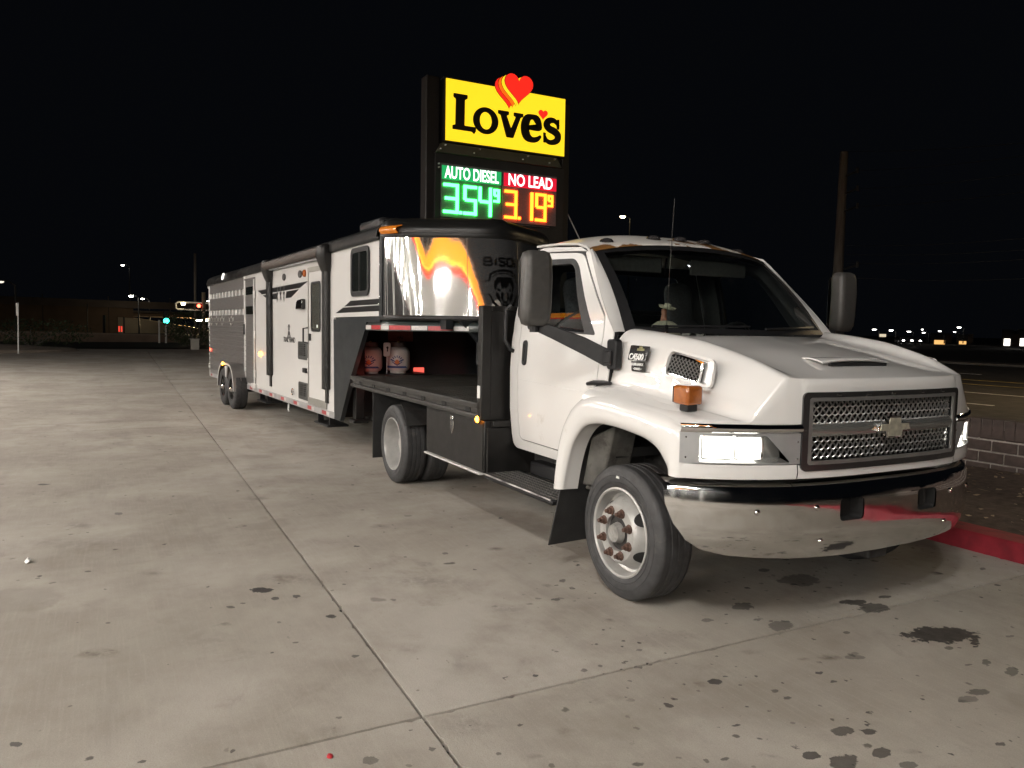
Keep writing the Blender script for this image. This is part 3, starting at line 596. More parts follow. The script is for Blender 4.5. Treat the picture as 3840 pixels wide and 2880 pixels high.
# ---- bumper
def bplan(w): return 1.0-.42*(abs(w)/1.25)**3.4
def bx(w, z_): return bplan(w)-.10*max(0, (.60-z_)/.2)**2*.8-.012*max(0, (z_-.70)/.1)**2
out = [(1.25, .785), (1.245, .72), (1.215, .62), (1.165, .535), (1.10, .49), (.98, .462), (.67, .443), (.3, .428), (0, .424)]
out = out+[(-a, b) for a, b in out[-2::-1]]
out = out+[(-1.23, .800), (-.60, .805), (-.55, .80), (.55, .80), (.60, .805), (1.23, .800)]
holes = [rounded([(.225, .632), (.405, .632), (.405, .752), (.225, .752)], .03, 4), rounded([(-.405, .632), (-.225, .632), (-.225, .752), (-.405, .752)], .03, 4)]
bump = panel('bumper', out, holes, lambda a, b: (bx(a, b), W(a), b), bumperchrome, truck, zcuts=[.45+.025*k for k in range(14)], xcuts=[-1.2+.08*k for k in range(31)], solid=.008)
bl = MB(); rows = []
for d, z_ in ((0, .800), (-.006, .818), (-.03, .835), (-.075, .850), (-.12, .856)):
    rows.append([(bplan(a)-.008+d, W(a*(1+d*.12)), z_) for a in [-1.235+2.47*k/50 for k in range(51)]])
bl.grid(rows).build('bumper_ledge', bumperchrome, bump, smooth=True, angle=80)
for s in (1, -1):
    hh = rounded([(s*.22, .627), (s*.41, .627), (s*.41, .757), (s*.22, .757)], .03, 4)
    MB().tube([(bx(a, b)+.001, W(a), b) for a, b in hh], .003, 6, closed=True).build('tow_opening_rim', chrome, bump, smooth=True)
    hq = rounded([(s*.221, .628), (s*.409, .628), (s*.409, .756), (s*.221, .756)], .03, 4); hq = hq+hq[:1]
    tp = MB().grid([[(bx(a, b)-.002, W(a), b) for a, b in hq], [(bx(a, b)-.09, W(a), b) for a, b in hq]])
    tp.add([(bx(a, b)-.09, W(a), b) for a, b in hq[:-1]], [tuple(range(len(hq)-1))]); tp.build('tow_pocket', dark, bump)
    for a, b in ((.56, .715), (.52, .535), (.88, .70)):
        MB().lathe([(.001, .012), (.012, .010), (.017, 0)], (bx(s*a, b)+.002, W(s*a), b), (1, 0, 0), 14).build('bumper_bolt', chrome, bump, smooth=True)
# ---- side vents on the hood
for s in (1, -1):
    def sfn(a, b, d=0, s=s):           # a: x along the hood side, b: z ; follows the side wall
        wt = lerp_tab([(1.26, .985), (1.36, .972), (1.46, .950), (1.55, .915)], b)-max(0, a-.15)**2*.10
        return (a, W(s*(wt+d)), b)
    vo = rounded([(.205, 1.365), (.225, 1.525), (.60, 1.468), (.605, 1.318)], .035, 5)
    vi = rounded([(.225, 1.378), (.242, 1.508), (.588, 1.455), (.590, 1.334)], .03, 5)
    vf = panel('side_vent', vo, [vi], lambda a, b: sfn(a, b, .012), white, truck, solid=.02, xcuts=(.3, .4, .5), zcuts=(1.4, 1.46))
    rec = panel('vent_recess', vi, [], lambda a, b: sfn(a, b, -.012), silver, vf, solid=.004, xcuts=(.3, .4, .5), zcuts=(1.4, 1.46))
    gi = rounded([(.235, 1.385), (.25, 1.488), (.50, 1.447), (.497, 1.352)], .006, 2); go = [(.228, 1.376), (.243, 1.498), (.511, 1.454), (.507, 1.342)]
    panel('vent_frame', go, [gi], lambda a, b: sfn(a, b, .006), chrome, vf, solid=.010)
    panel('vent_back', go, [], lambda a, b: sfn(a, b, -.004), dark, vf, solid=.002)
    def vfn(a, z_, d):                  # rectangle param mapped into the slanted vent
        t = (a-.235)/.265; zb = 1.385+(1.352-1.385)*t; zt = 1.488+(1.447-1.488)*t
        p_ = sfn(a, zb+(zt-zb)*(z_-1.37)/.1, .004); return (p_[0], p_[1]-s*d*.6, p_[2])
    woven(.238, .498, 1.37, 1.47, vfn, .030, .0032, 'vent_mesh', vf, wire)
    # amber marker lamp on the fender
    mk = MB().box(.475, .60, W(s*1.075)-.055, W(s*1.075)+.055, 1.232, 1.335).build('marker_lamp', amber_off, truck, bevel=.016)
    MB().box(.505, .575, W(s*1.07)-.035, W(s*1.07)+.035, 1.195, 1.236).build('lamp_foot', black, mk, bevel=.008)
    MB().box(.470, .482, W(s*1.075)-.050, W(s*1.075)+.050, 1.24, 1.328).build('lamp_back', black, mk, bevel=.004)
# ---- badges on the near side
badge_silver = mat('badge_silver', (.70, .70, .68), .35, metal=.2, noise=.05, nscale=30)
def side_m(x_, z_, w_=.985): return frame_mtx((x_, W(w_), z_), (1, 0, 0), (0, -.12, 1))
bd = MB().prism(rounded([(-.085, -.045), (.09, -.045), (.095, .042), (-.082, .046)], .008, 3), lambda a, b, t: (a-.02, W(.985-(b)*.22)-t, 1.487+b), -.004, .008).build('badge', mat('badge_black', (.012, .012, .013), .2, coat=.6, noise=.1, nscale=9), truck)
text('badge_lettering', 'C4500', .052, frame_mtx((-.018, W(.993)-.011, 1.463), (1, 0, 0), (0, .2, 1)), badge_silver, bd, .002, 1.0, bold=.0012)
MB().prism([(a*.26, b*.30) for a, b in bt], lambda a, b, t: (a+.005, W(.978)-t-.004, 1.508+b), 0, .008).build('badge_bowtie', mat('emblem_gold2', (.42, .40, .22), .3, metal=.6, noise=.2, nscale=25), bd)
bd2 = MB().prism(rounded([(-.062, -.03), (.062, -.03), (.062, .03), (-.062, .03)], .008, 3), lambda a, b, t: (a-.012, W(.989)-t-b*.1, 1.405+b), -.004, .008).build('badge', MATS['badge_black'], truck)
text('badge_lettering', 'DURAMAX', .024, frame_mtx((-.012, W(.989)-.011, 1.418), (1, 0, 0), (0, .1, 1)), badge_silver, bd2, .0015, bold=.0006)
text('badge_lettering', '• DIESEL •', .019, frame_mtx((-.012, W(.989)-.010, 1.391), (1, 0, 0), (0, .1, 1)), badge_silver, bd2, .0015, bold=.0004)
# ---- cab
WT = [(.64, .955), (.70, .975), (.80, .995), (1.0, 1.014), (1.3, 1.018), (1.52, 1.004), (1.60, .992), (1.68, .982), (1.75, .968), (1.85, .943), (2.0, .895), (2.1, .860), (2.2, .822), (2.25, .80)]
def wside(z_): return lerp_tab(WT, z_)
ZC = [1.75, 1.85, .70, .75, .80, .9, 1.0, 1.15, 1.3, 1.42, 1.52, 1.56, 1.6, 1.65, 1.7, 1.8, 1.9, 2.0, 2.1, 2.17]
side_out = [(-1.60, .72), (-1.56, .69), (-.60, .685), (-.60, .74), (-.575, .93), (-.525, 1.09), (-.42, 1.21), (-.34, 1.27), (-.285, 1.30), (-.27, 1.61), (-.80, 2.175), (-.93, 2.205), (-1.45, 2.245), (-1.55, 2.235), (-1.60, 2.16), (-1.605, 1.6)]
side_out = rounded(side_out, [.03, .03, .02, 0, 0, 0, 0, 0, 0, .02, .05, .03, .05, .05, .06, 0], 3)
WIN = rounded([(-.46, 1.585), (-1.40, 1.615), (-1.385, 2.145), (-.955, 2.125), (-.86, 2.065)], [.03, .05, .09, .06, .06], 5)
GLS = rounded([(-.60, 1.60), (-1.365, 1.635), (-1.35, 2.10), (-.975, 2.085), (-.91, 2.045)], [.02, .05, .08, .06, .05], 5)
DOOR = rounded([(-1.465, .775), (-.625, .765), (-.605, .93), (-.555, 1.10), (-.45, 1.235), (-.405, 1.275), (-.375, 1.58), (-.385, 1.70), (-.845, 2.145), (-.96, 2.165), (-1.40, 2.195), (-1.465, 2.13), (-1.475, 1.6)], [.05, .03, 0, 0, 0, .02, .02, .03, .08, .03, .08, .03, 0], 4)
for s in (1, -1):
    shell = panel('cab_side', side_out, [WIN], lambda a, b: (a, W(s*(wside(b)-.012)), b), black, truck, zcuts=ZC, solid=.016)  # black shell puts the shade of the door gaps into colour
    # rear corner and sill outside the door
    rc = rounded([(-1.60, .72), (-1.56, .69), (-.60, .685), (-.60, .755), (-1.475, .765), (-1.485, 1.6), (-1.475, 2.145), (-1.405, 2.207), (-.95, 2.178), (-.82, 2.165), (-.93, 2.205), (-1.45, 2.245), (-1.55, 2.235), (-1.60, 2.16), (-1.605, 1.6)], [.03, .03, 0, 0, .05, 0, .05, .08, .03, 0, .03, .05, .05, .06, 0], 3)
    panel('cab_corner', rc, [], lambda a, b: (a, W(s*(wside(b)+.002)), b), white, shell, zcuts=ZC, solid=.010)
    door = panel('door', DOOR, [WIN], lambda a, b: (a, W(s*(wside(b)+.003)), b), white, truck, zcuts=ZC, solid=.010)
    cowlp = rounded([(-.395, 1.29), (-.285, 1.29), (-.262, 1.61), (-.795, 2.18), (-.835, 2.155), (-.376, 1.71), (-.366, 1.58)], [0, .01, .02, .04, 0, .03, 0], 3)
    panel('a_pillar', cowlp, [], lambda a, b: (a, W(s*(wside(b)+.003)), b), white, shell, zcuts=ZC, solid=.010)
    panel('inner_trim', side_out, [WIN], lambda a, b: (a, W(s*(wside(b)-.035)), b), mat('trim_dark', (.03, .03, .03), .8, noise=.2, nscale=30), shell, zcuts=ZC, solid=.004)
    panel('window_frame', WIN, [GLS], lambda a, b: (a, W(s*(wside(b)-.004)), b), black, door, zcuts=[z for z in ZC if z > 1.55], solid=.022)
    panel('window_glass', GLS, [], lambda a, b: (a, W(s*(wside(b)-.010)), b), side_glass, door, zcuts=[z for z in ZC if z > 1.55], solid=0)
    hd = MB().prism(rrect(-1.405, -1.345, 1.345, 1.535, .028), lambda a, b, t: (a, W(s*(wside(b)+t)), b), .0, .022).build('door_handle', black, door, bevel=.006)
    MB().prism(rrect(-1.388, -1.362, 1.375, 1.505, .012), lambda a, b, t: (a, W(s*(wside(b)+t)), b), .020, .026).build('handle_recess', dark, door)
    MB().prism([(-1.45, 1.235), (-.43, 1.205), (-.43, 1.198), (-1.45, 1.228)], lambda a, b, t: (a, W(s*(wside(b)+t)), b), .006, .012).build('body_line', white, door)
    MB().tube([(-1.585, W(s*1.03), 1.80), (-1.60, W(s*1.07), 1.77), (-1.60, W(s*1.075), 1.53), (-1.575, W(s*1.045), 1.46), (-1.56, W(s*1.015), 1.445)], .016, 8).build('grab_handle', black, truck, smooth=True)
    # drip rail
    MB().tube([(-1.57, W(s*.815), 2.262), (-1.2, W(s*.822), 2.250), (-.95, W(s*.832), 2.228), (-.83, W(s*.838), 2.195), (-.78, W(s*.842), 2.15)], .010, 6).build('drip_rail', white, truck, smooth=True)
# roof
rf = MB(); rows = []
for x_, zc, ze, we in ((-1.605, 2.20, 2.13, .80), (-1.59, 2.31, 2.21, .81), (-1.53, 2.355, 2.250, .815), (-1.3, 2.365, 2.250, .818), (-1.05, 2.340, 2.236, .822), (-.85, 2.295, 2.208, .83), (-.735, 2.258, 2.182, .825), (-.70, 2.238, 2.166, .815)):
    r_ = []
    for k in range(-6, 7):
        q = k/6; fall = abs(q)**2.6
        r_.append((x_-.075*abs(q)**2.2*(1 if x_ > -.9 else 0), W(we*q), zc-(zc-ze)*fall))
    rows.append(r_)
rf.loft(rows, 28, 37)
def roofmat():
    m = mat('white_roof_peeling', (.78, .755, .71), .35, coat=.6, noise=.03, nscale=4)
    t = m.node_tree; b = t.nodes['Principled BSDF']; L = t.links.new
    geo = nd(t, 'ShaderNodeNewGeometry'); sp = nd(t, 'ShaderNodeSeparateXYZ'); L(geo.outputs[0], sp.inputs[0])
    n = nd(t, 'ShaderNodeTexNoise'); n.inputs['Scale'].default_value = 4.6; n.inputs['Detail'].default_value = 5; L(geo.outputs[0], n.inputs['Vector'])
    a = nd(t, 'ShaderNodeMapRange'); a.inputs[1].default_value = -1.12; a.inputs[2].default_value = -.82; L(sp.outputs[0], a.inputs[0])
    mu = nd(t, 'ShaderNodeMath', operation='MULTIPLY'); L(n.outputs[0], mu.inputs[0]); L(a.outputs[0], mu.inputs[1])
    th = nd(t, 'ShaderNodeMapRange'); th.inputs[1].default_value = .515; th.inputs[2].default_value = .535; L(mu.outputs[0], th.inputs[0])
    old = b.inputs['Base Color'].links[0].from_socket
    mx = nd(t, 'ShaderNodeMix', data_type='RGBA'); mx.inputs[7].default_value = (.22, .105, .03, 1); L(th.outputs[0], mx.inputs[0]); L(old, mx.inputs[6]); L(mx.outputs[2], b.inputs['Base Color'])
    return m
roof = rf.build('roof', roofmat(), truck, smooth=True, angle=60)
for q in (-.78, -.30, 0., .30, .78):
    x_ = -.86-.09*abs(q)**2; z_ = 2.300-.085*abs(q)**2.4
    ml_ = MB(); ml_.lathe([(.062, 0), (.058, .012), (.045, .026), (.02, .033), (.001, .034)], (0, 0, 0), (0, 0, 1), 18)
    ml_.v = [(x_+a*1.15, W(.80*q)+b*.75, z_+c-.006) for a, b, c in ml_.v]
    ml_.build('roof_marker_lamp', mat('smoked_lens', (.03, .028, .028), .12, coat=.5, noise=.1, nscale=20), roof, smooth=True)
# rear wall of the cab with window
rw = panel('cab_back', rounded([(-.95, .72), (.95, .72), (.95, 1.6), (.80, 2.18), (-.80, 2.18), (-.95, 1.6)], .05), [rrect(-.62, .62, 1.66, 2.10, .06)], lambda a, b: (-1.60, W(a), b), white, truck, solid=.02)
panel('back_trim', rounded([(-.93, .80), (.93, .80), (.93, 1.6), (.78, 2.16), (-.78, 2.16), (-.93, 1.6)], .05), [rrect(-.60, .60, 1.68, 2.08, .06)], lambda a, b: (-1.575, W(a), b), mat('trim_dark', (.03, .03, .03), .8, noise=.2, nscale=30), rw, solid=.01)
panel('back_window', rrect(-.62, .62, 1.66, 2.10, .06), [], lambda a, b: (-1.60, W(a), b), side_glass, rw, solid=0)
# windshield: glass with black border
def wsp(q, t):
    """q -1..1 across, t 0..1 upwards"""
    xb = -.005-.275*abs(q)**2.1; xt = -.725-.085*abs(q)**2.2; zb = 1.598+.012*abs(q); zt = 2.238-.062*abs(q)**2.2
    wb, wt_ = .905, .802
    return Vector((xb+(xt-xb)*t+.03*math.sin(math.pi*t), W(q*(wb+(wt_-wb)*t)), zb+(zt-zb)*t+.012*math.sin(math.pi*t)))
MB().grid([[wsp(-.93+1.86*k/30, .04+.90*j/14) for k in range(31)] for j in range(15)]).build('windshield', ws_glass, truck, smooth=True, fix=False)
wb_ = MB(); NQ = 40
ring = [(-1+2*k/NQ, 0.) for k in range(NQ+1)]+[(1, j/14) for j in range(1, 15)]+[(1-2*k/NQ, 1.) for k in range(1, NQ+1)]+[(-1, 1-j/14) for j in range(1, 14)]
ri = [(-.93+1.86*k/NQ, .05) for k in range(NQ+1)]+[(.93, .05+.885*j/14) for j in range(1, 15)]+[(.93-1.86*k/NQ, .935) for k in range(1, NQ+1)]+[(-.93, .935-.885*j/14) for j in range(1, 14)]
nn = len(ring); off = Vector((.007, 0, .005))
wb_.add([wsp(*a)+off for a in ring]+[wsp(*a)+off for a in ri], [(i, (i+1) % nn, nn+(i+1) % nn, nn+i) for i in range(nn)])
wb_.build('windshield_border', black, truck, smooth=True, solid=.004)
for s in (1, -1):     # corner of the a-pillar between side panel and glass
    rows = [[], []]
    for k in range(13):
        t = k/12; z_ = 1.61+(2.178-1.61)*t; xs = -.268+(-.795+.268)*t
        rows[0].append((xs, W(s*(wside(z_)+.004)), z_)); p_ = wsp(s*1., t); rows[1].append((p_.x+.004, p_.y, p_.z+.002))
    mid = [((a[0]+b[0])/2+.008, (a[1]+b[1])/2-s*.006, (a[2]+b[2])/2+.003) for a, b in zip(*rows)]
    MB().grid([rows[0], mid, rows[1]]).build('pillar_corner', white, truck, smooth=True, solid=.004)
# cowl under the glass, wipers
MB().grid([[(xr(w_)-.10, W(w_), 1.588) for w_ in [-.93+1.86*k/24 for k in range(25)]], [(xr(w_)+.03, W(w_), 1.593) for w_ in [-.93+1.86*k/24 for k in range(25)]]]).build('cowl', black, truck, smooth=True)
for y0, y1 in ((.35, 1.02), (1.15, 1.78)):
    pts = []
    for k in range(9):
        yy = y0+(y1-y0)*k/8; q = (YC-yy)/.9; p_ = wsp(q, .045+.02*k/8); pts.append((p_.x+.018, p_.y, p_.z+.016))
    MB().tube(pts, .008, 6).build('wiper', black, truck, smooth=True)
an = MB().tube([(-.02, W(.78), 1.60), (-.02, W(.78), 1.66)], .011, 8).build('antenna_base', chrome, truck, smooth=True)
MB().tube([(-.02, W(.78), 1.64), (-.01, W(.775), 2.0), (.015, W(.775), 2.42)], .0022, 5).build('antenna', satin, truck)
# ---- interior
it = empty('interior'); it.parent = truck
MB().box(-1.58, -.30, W(.93), W(-.93), .80, .86).build('floor_pan', dark, it)
dsh = MB(); rows = []
for x_, z_ in ((-.62, 1.20), (-.62, 1.44), (-.56, 1.52), (-.42, 1.555), (-.20, 1.575), (-.10, 1.57)):
    rows.append([(x_-.12*abs(k/8-1)**2, W(.88*(k/8-1)), z_) for k in range(17)])
dsh.grid(rows).build('dashboard', mat('dash_vinyl', (.02, .02, .021), .6, noise=.2, nscale=30, bump=.2, bscale=200), it, smooth=True)
for s in (.50, -.50):
    sb = MB()
    sec = []
    for z_, hw, d in ((1.15, .23, .10), (1.3, .25, .11), (1.5, .245, .10), (1.66, .20, .09), (1.72, .14, .075), (1.80, .135, .07), (1.93, .145, .065), (2.0, .12, .05), (2.03, .05, .02)):
        sec.append([(-1.34-(z_-1.15)*.14+d*math.cos(g), W(s+hw*math.sin(g)), z_) for g in [2*math.pi*k/14 for k in range(15)]])
    sb.loft(sec, 24, 29); seat = sb.build('seat', fabric, it, smooth=True)
    MB().box(-1.34, -.85, W(s+.25), W(s-.25), 1.0, 1.17).build('seat_cushion', fabric, it, bevel=.05)
MB().tube([(-.80+.06*math.cos(g)*0+.19*math.sin(g)*.45, W(-.48+.19*math.cos(g)), 1.52+.19*math.sin(g)*.9) for g in [2*math.pi*k/24 for k in range(24)]], .014, 6, closed=True).build('steering_wheel', black, it, smooth=True)
MB().loft([[(-1.5, W(w_), 2.27-.10*abs(w_)**2) for w_ in (-.75, -.3, .3, .75)], [(-.98, W(w_), 2.25-.10*abs(w_)**2) for w_ in (-.75, -.3, .3, .75)], [(-.80, W(w_), 2.19-.09*abs(w_)**2) for w_ in (-.75, -.3, .3, .75)]], 8, 12).build('headliner', headliner, it, smooth=True)
for s in (.42, -.42): MB().box(-.90, -.875, W(s+.28), W(s-.28), 2.05, 2.17).build('sun_visor', headliner, it, bevel=.01)
MB().tube([(-1.0, W(.0), 2.18), (-1.02, W(.0), 2.05)], .008, 6).build('mirror_stalk', black, it)
# ---- mirrors
for s in (1, -1):
    mr = empty('side_mirror'); mr.parent = truck
    cx, cy = -.57, W(1.40 if s > 0 else -1.455)
    mb = MB(); sec = []
    for z_, k in ((1.640, .55), (1.652, .84), (1.69, .98), (1.76, 1.), (1.95, 1.), (2.06, .98), (2.102, .85), (2.115, .55)):
        pl = rrect(-.065*k, .065*k, -.098*k, .098*k, .042*k, 4); sec.append([(cx+a*1.0+.02*math.sin((z_-1.64)*6), cy+s*b*1., z_) for a, b in pl+pl[:1]])
    mb.grid(sec); mb.add([p for p in sec[0][:-1]], [tuple(range(len(sec[0])-1))]); mb.add([p for p in sec[-1][:-1]], [tuple(range(len(sec[0])-1))])
    mb.build('mirror_housing', mat('mirror_plastic', (.055, .053, .05), .45, noise=.12, nscale=30, bump=.1, bscale=350), mr, smooth=True, angle=50)
    MB().prism(rrect(-.082, .082, 1.68, 2.08, .03), lambda a, b, t: (cx-.066+t, cy+a, b), -.004, .0).build('mirror_glass', chrome, mr)
    # arm: flat tapering bar from the bracket at the door front to the foot of the mirror
    A = [(-.585, 1.36, 1.630, .06), (-.52, 1.30, 1.605, .085), (-.40, 1.12, 1.515, .115), (-.31, 1.035, 1.455, .12), (-.24, 1.03, 1.448, .10)]
    ab = MB(); sec = []
    for x_, w_, z_, h in A: sec.append([(x_-.02, W(s*(w_-.012)), z_-h/2), (x_+.02, W(s*(w_+.016)), z_-h/2), (x_+.02, W(s*(w_+.016)), z_+h/2), (x_-.02, W(s*(w_-.012)), z_+h/2), (x_-.02, W(s*(w_-.012)), z_-h/2)])
    ab.grid(sec); ab.build('mirror_arm', black, mr, bevel=.006)
    MB().prism(rrect(-.285, -.185, 1.375, 1.565, .022), lambda a, b, t: (a, W(s*t), b), .985, 1.035).build('mirror_bracket', black, mr, bevel=.008)
    MB().box(-.34, -.22, W(s*1.025)-.03, W(s*1.025)+.03, 1.41, 1.495).build('mirror_hinge', black, mr, bevel=.012)
    MB().tube([(cx, cy, 1.60), (cx, cy, 1.66)], .03, 10).build('mirror_foot', black, mr, smooth=True)
# ---- wheels
def tyre(parent, x, y, out, r=.405, wd=.225, rim=.268, name='tyre', steer=0):
    """out: +1 when the outer face points to -y"""
    ax = (0, -out, 0)
    prof = [(rim-.012, -.012), (rim, .0), (rim+.012, .008), (rim+.05, .014), (r-.055, .012), (r-.02, .001), (r-.006, -.010), (r, -.022)]
    back = [(r, -wd+.022), (r-.006, -wd+.01), (r-.02, -wd), (rim+.05, -wd-.012), (rim, -wd)]
    tr = []
    zz = -.022; n = 4; step = (wd-.044)/n
    for k in range(n):
        tr += [(r, zz-.004), (r, zz-step+.010), (r-.010, zz-step+.008), (r-.010, zz-step+.001)]; zz -= step
    t = MB().lathe(prof+tr+back, (x, y, r), ax, 72).build(name, rubber, parent, smooth=True, angle=40)
    for q in (rim+.035, r-.062):
        t2 = MB().lathe([(q-.003, .0105), (q, .0150), (q+.003, .0105)], (x, y, r), ax, 64).build('sidewall_rib', rubber, parent, smooth=True)
    return t
def front_wheel(y, out):
    wh = empty('wheel'); wh.parent = truck; ax = Vector((0, -out, 0)); c = Vector((0, y, .405))
    t = tyre(wh, 0, y, out)
    MB().lathe([(.272, -.004), (.273, .010), (.264, .014), (.256, .006), (.250, -.03), (.243, -.062), (.228, -.07), (.213, -.052), (.196, -.012), (.182, .018), (.170, .028), (.110, .028), (.108, -.02), (.06, -.02)], c, ax, 64).build('rim', rimpaint, wh, smooth=True, angle=30)
    MB().lathe([(.107, -.03), (.105, .004), (.085, .010), (.064, .012)], c, ax, 40).build('hub_plate', under, wh, smooth=True, angle=30)
    MB().lathe([(.064, .008), (.060, .030), (.054, .040), (.052, .052), (.001, .056)], c, ax, 40).build('hub', hubgrey, wh, smooth=True, angle=30)
    a1 = Vector((1, 0, 0)); a2 = Vector((0, 0, 1))
    for k in range(8):
        g = math.radians(22.5+45*k); d = a1*math.cos(g)+a2*math.sin(g); b = c+d*.1375
        nb = MB().lathe([(.029, .026), (.028, .034), (.021, .038), (.0205, .054), (.013, .056), (.012, .074), (.001, .075)], b, ax, 10)
        nb.build('lug_nut', rust, wh)
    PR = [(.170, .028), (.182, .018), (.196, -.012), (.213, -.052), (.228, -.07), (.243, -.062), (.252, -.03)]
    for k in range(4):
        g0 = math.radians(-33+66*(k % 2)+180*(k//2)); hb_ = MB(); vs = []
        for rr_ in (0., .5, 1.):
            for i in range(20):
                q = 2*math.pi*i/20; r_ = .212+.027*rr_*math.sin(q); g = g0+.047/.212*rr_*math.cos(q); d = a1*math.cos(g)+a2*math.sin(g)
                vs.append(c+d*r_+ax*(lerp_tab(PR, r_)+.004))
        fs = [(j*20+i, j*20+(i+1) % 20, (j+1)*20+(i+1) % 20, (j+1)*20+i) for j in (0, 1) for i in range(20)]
        hb_.add(vs, fs); hb_.build('hand_hole_shade', dark, wh, weld=True)  # dark oval laid on the rim in place of a shaded hole
    bw = MB().prism([(-.016, -.008), (.016, -.008), (.012, .006), (-.010, .008)], lambda a, b, t: (c.x-.02+a, c.y-out*t, c.z+.335+b), .008, .016).build('balance_tag', sticker, wh)
    return wh
front_wheel(.0, 1); front_wheel(2.2, -1)
RX = -3.865
def rear_pair(y, out):
    wh = empty('wheel'); wh.parent = truck; ax = Vector((0, -out, 0)); c = Vector((RX, y, .405))
    tyre(wh, RX, y, out); tyre(wh, RX, y+out*.262, out)
    MB().lathe([(.272, -.004), (.273, .008), (.263, .010), (.255, -.01), (.250, -.05), (.246, -.12), (.238, -.150), (.215, -.155), (.205, -.145), (.19, -.15), (.150, -.175), (.10, -.178), (.098, -.13), (.06, -.12), (.055, -.08), (.001, -.075)], c, ax, 56).build('rim', rimpaint, wh, smooth=True, angle=30)
    for k in range(8):
        g = math.radians(22.5+45*k); b = c+Vector((math.cos(g), 0, math.sin(g)))*.1375
        MB().lathe([(.022, -.178), (.021, -.16), (.012, -.158), (.011, -.135), (.001, -.134)], b, ax, 6).build('lug_nut', rust, wh)
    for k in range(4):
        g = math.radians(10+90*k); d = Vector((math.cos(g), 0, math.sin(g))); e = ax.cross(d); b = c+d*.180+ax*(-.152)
        MB().add([b+e*.03*math.cos(q)+(d*.018-ax*.010)*math.sin(q)+ax*.004 for q in [2*math.pi*i/18 for i in range(18)]], [tuple(range(18))]).build('hand_hole_shade', dark, wh, solid=.004)  # flat dark disc over the rim stands for the hole's shade
rear_pair(-.097, 1); rear_pair(2.297, -1)
MB().tube([(RX, .2, .405), (RX, 2.0, .405)], .07, 12).box(RX-.17, RX+.17, .95, 1.25, .25, .58).build('rear_axle', under, truck, bevel=.03)
MB().tube([(0, .25, .38), (0, 1.95, .38)], .05, 10).box(-.25, .55, .80, 1.4, .42, .95).build('front_axle', under, truck, bevel=.03)
# ---- chassis
for s in (.43, -.43):
    MB().box(-5.2, .93, W(s)-.04, W(s)+.04, .60, .84).build('frame_rail', under, truck, bevel=.006)
MB().box(.80, .92, W(.06), W(-.10), .36, .44).build('tow_hook', under, truck, bevel=.012)
MB().lathe([(.0, 0), (.26, .0), (.28, .02), (.28, .98), (.26, 1.0), (.0, 1.0)], (-1.65, W(-.75), .60), (1, 0, 0), 28).build('fuel_tank', under, truck, smooth=True)
for s in (1, -1):
    st = MB().box(-1.635, -.585, W(s*1.235), W(s*.90), .452, .492).build('running_board', black, truck, bevel=.014)
    tr = MB()
    for i in range(26):
        for j in range(6):
            xx = -1.60+.039*i+(.019 if j % 2 else 0); ww = .955+.046*j
            if xx < -.60: tr.lathe([(.013, 0), (.011, .005), (.006, .0055)], (xx, W(s*ww), .490), (0, 0, 1), 6)
    tag(tr.build('step_studs', mat('worn_step_steel', (.14, .135, .125), .4, metal=.6, noise=.4, nscale=30), st), kind='stuff')
    MB().tube([(-1.62, W(s*1.232), .488), (-.60, W(s*1.232), .488)], .006, 6).build('worn_edge', mat('bare_worn_edge', (.42, .41, .39), .4, metal=.7, noise=.8, nscale=9), st)
    MB().box(-1.45, -.60, W(s*.90)-.02, W(s*.82)+.02, .49, .60).build('step_riser', black, truck, bevel=.02)
    MB().box(-1.55, -.62, W(s*.80)-.02, W(s*.80)+.02, .58, .70).build('sill_bracket', under, truck)
    for xx in (-1.05, -.72): MB().box(xx, xx+.08, W(s*.86), W(s*.80), .60, .69).build('sill_clamp', inner, truck, bevel=.008)
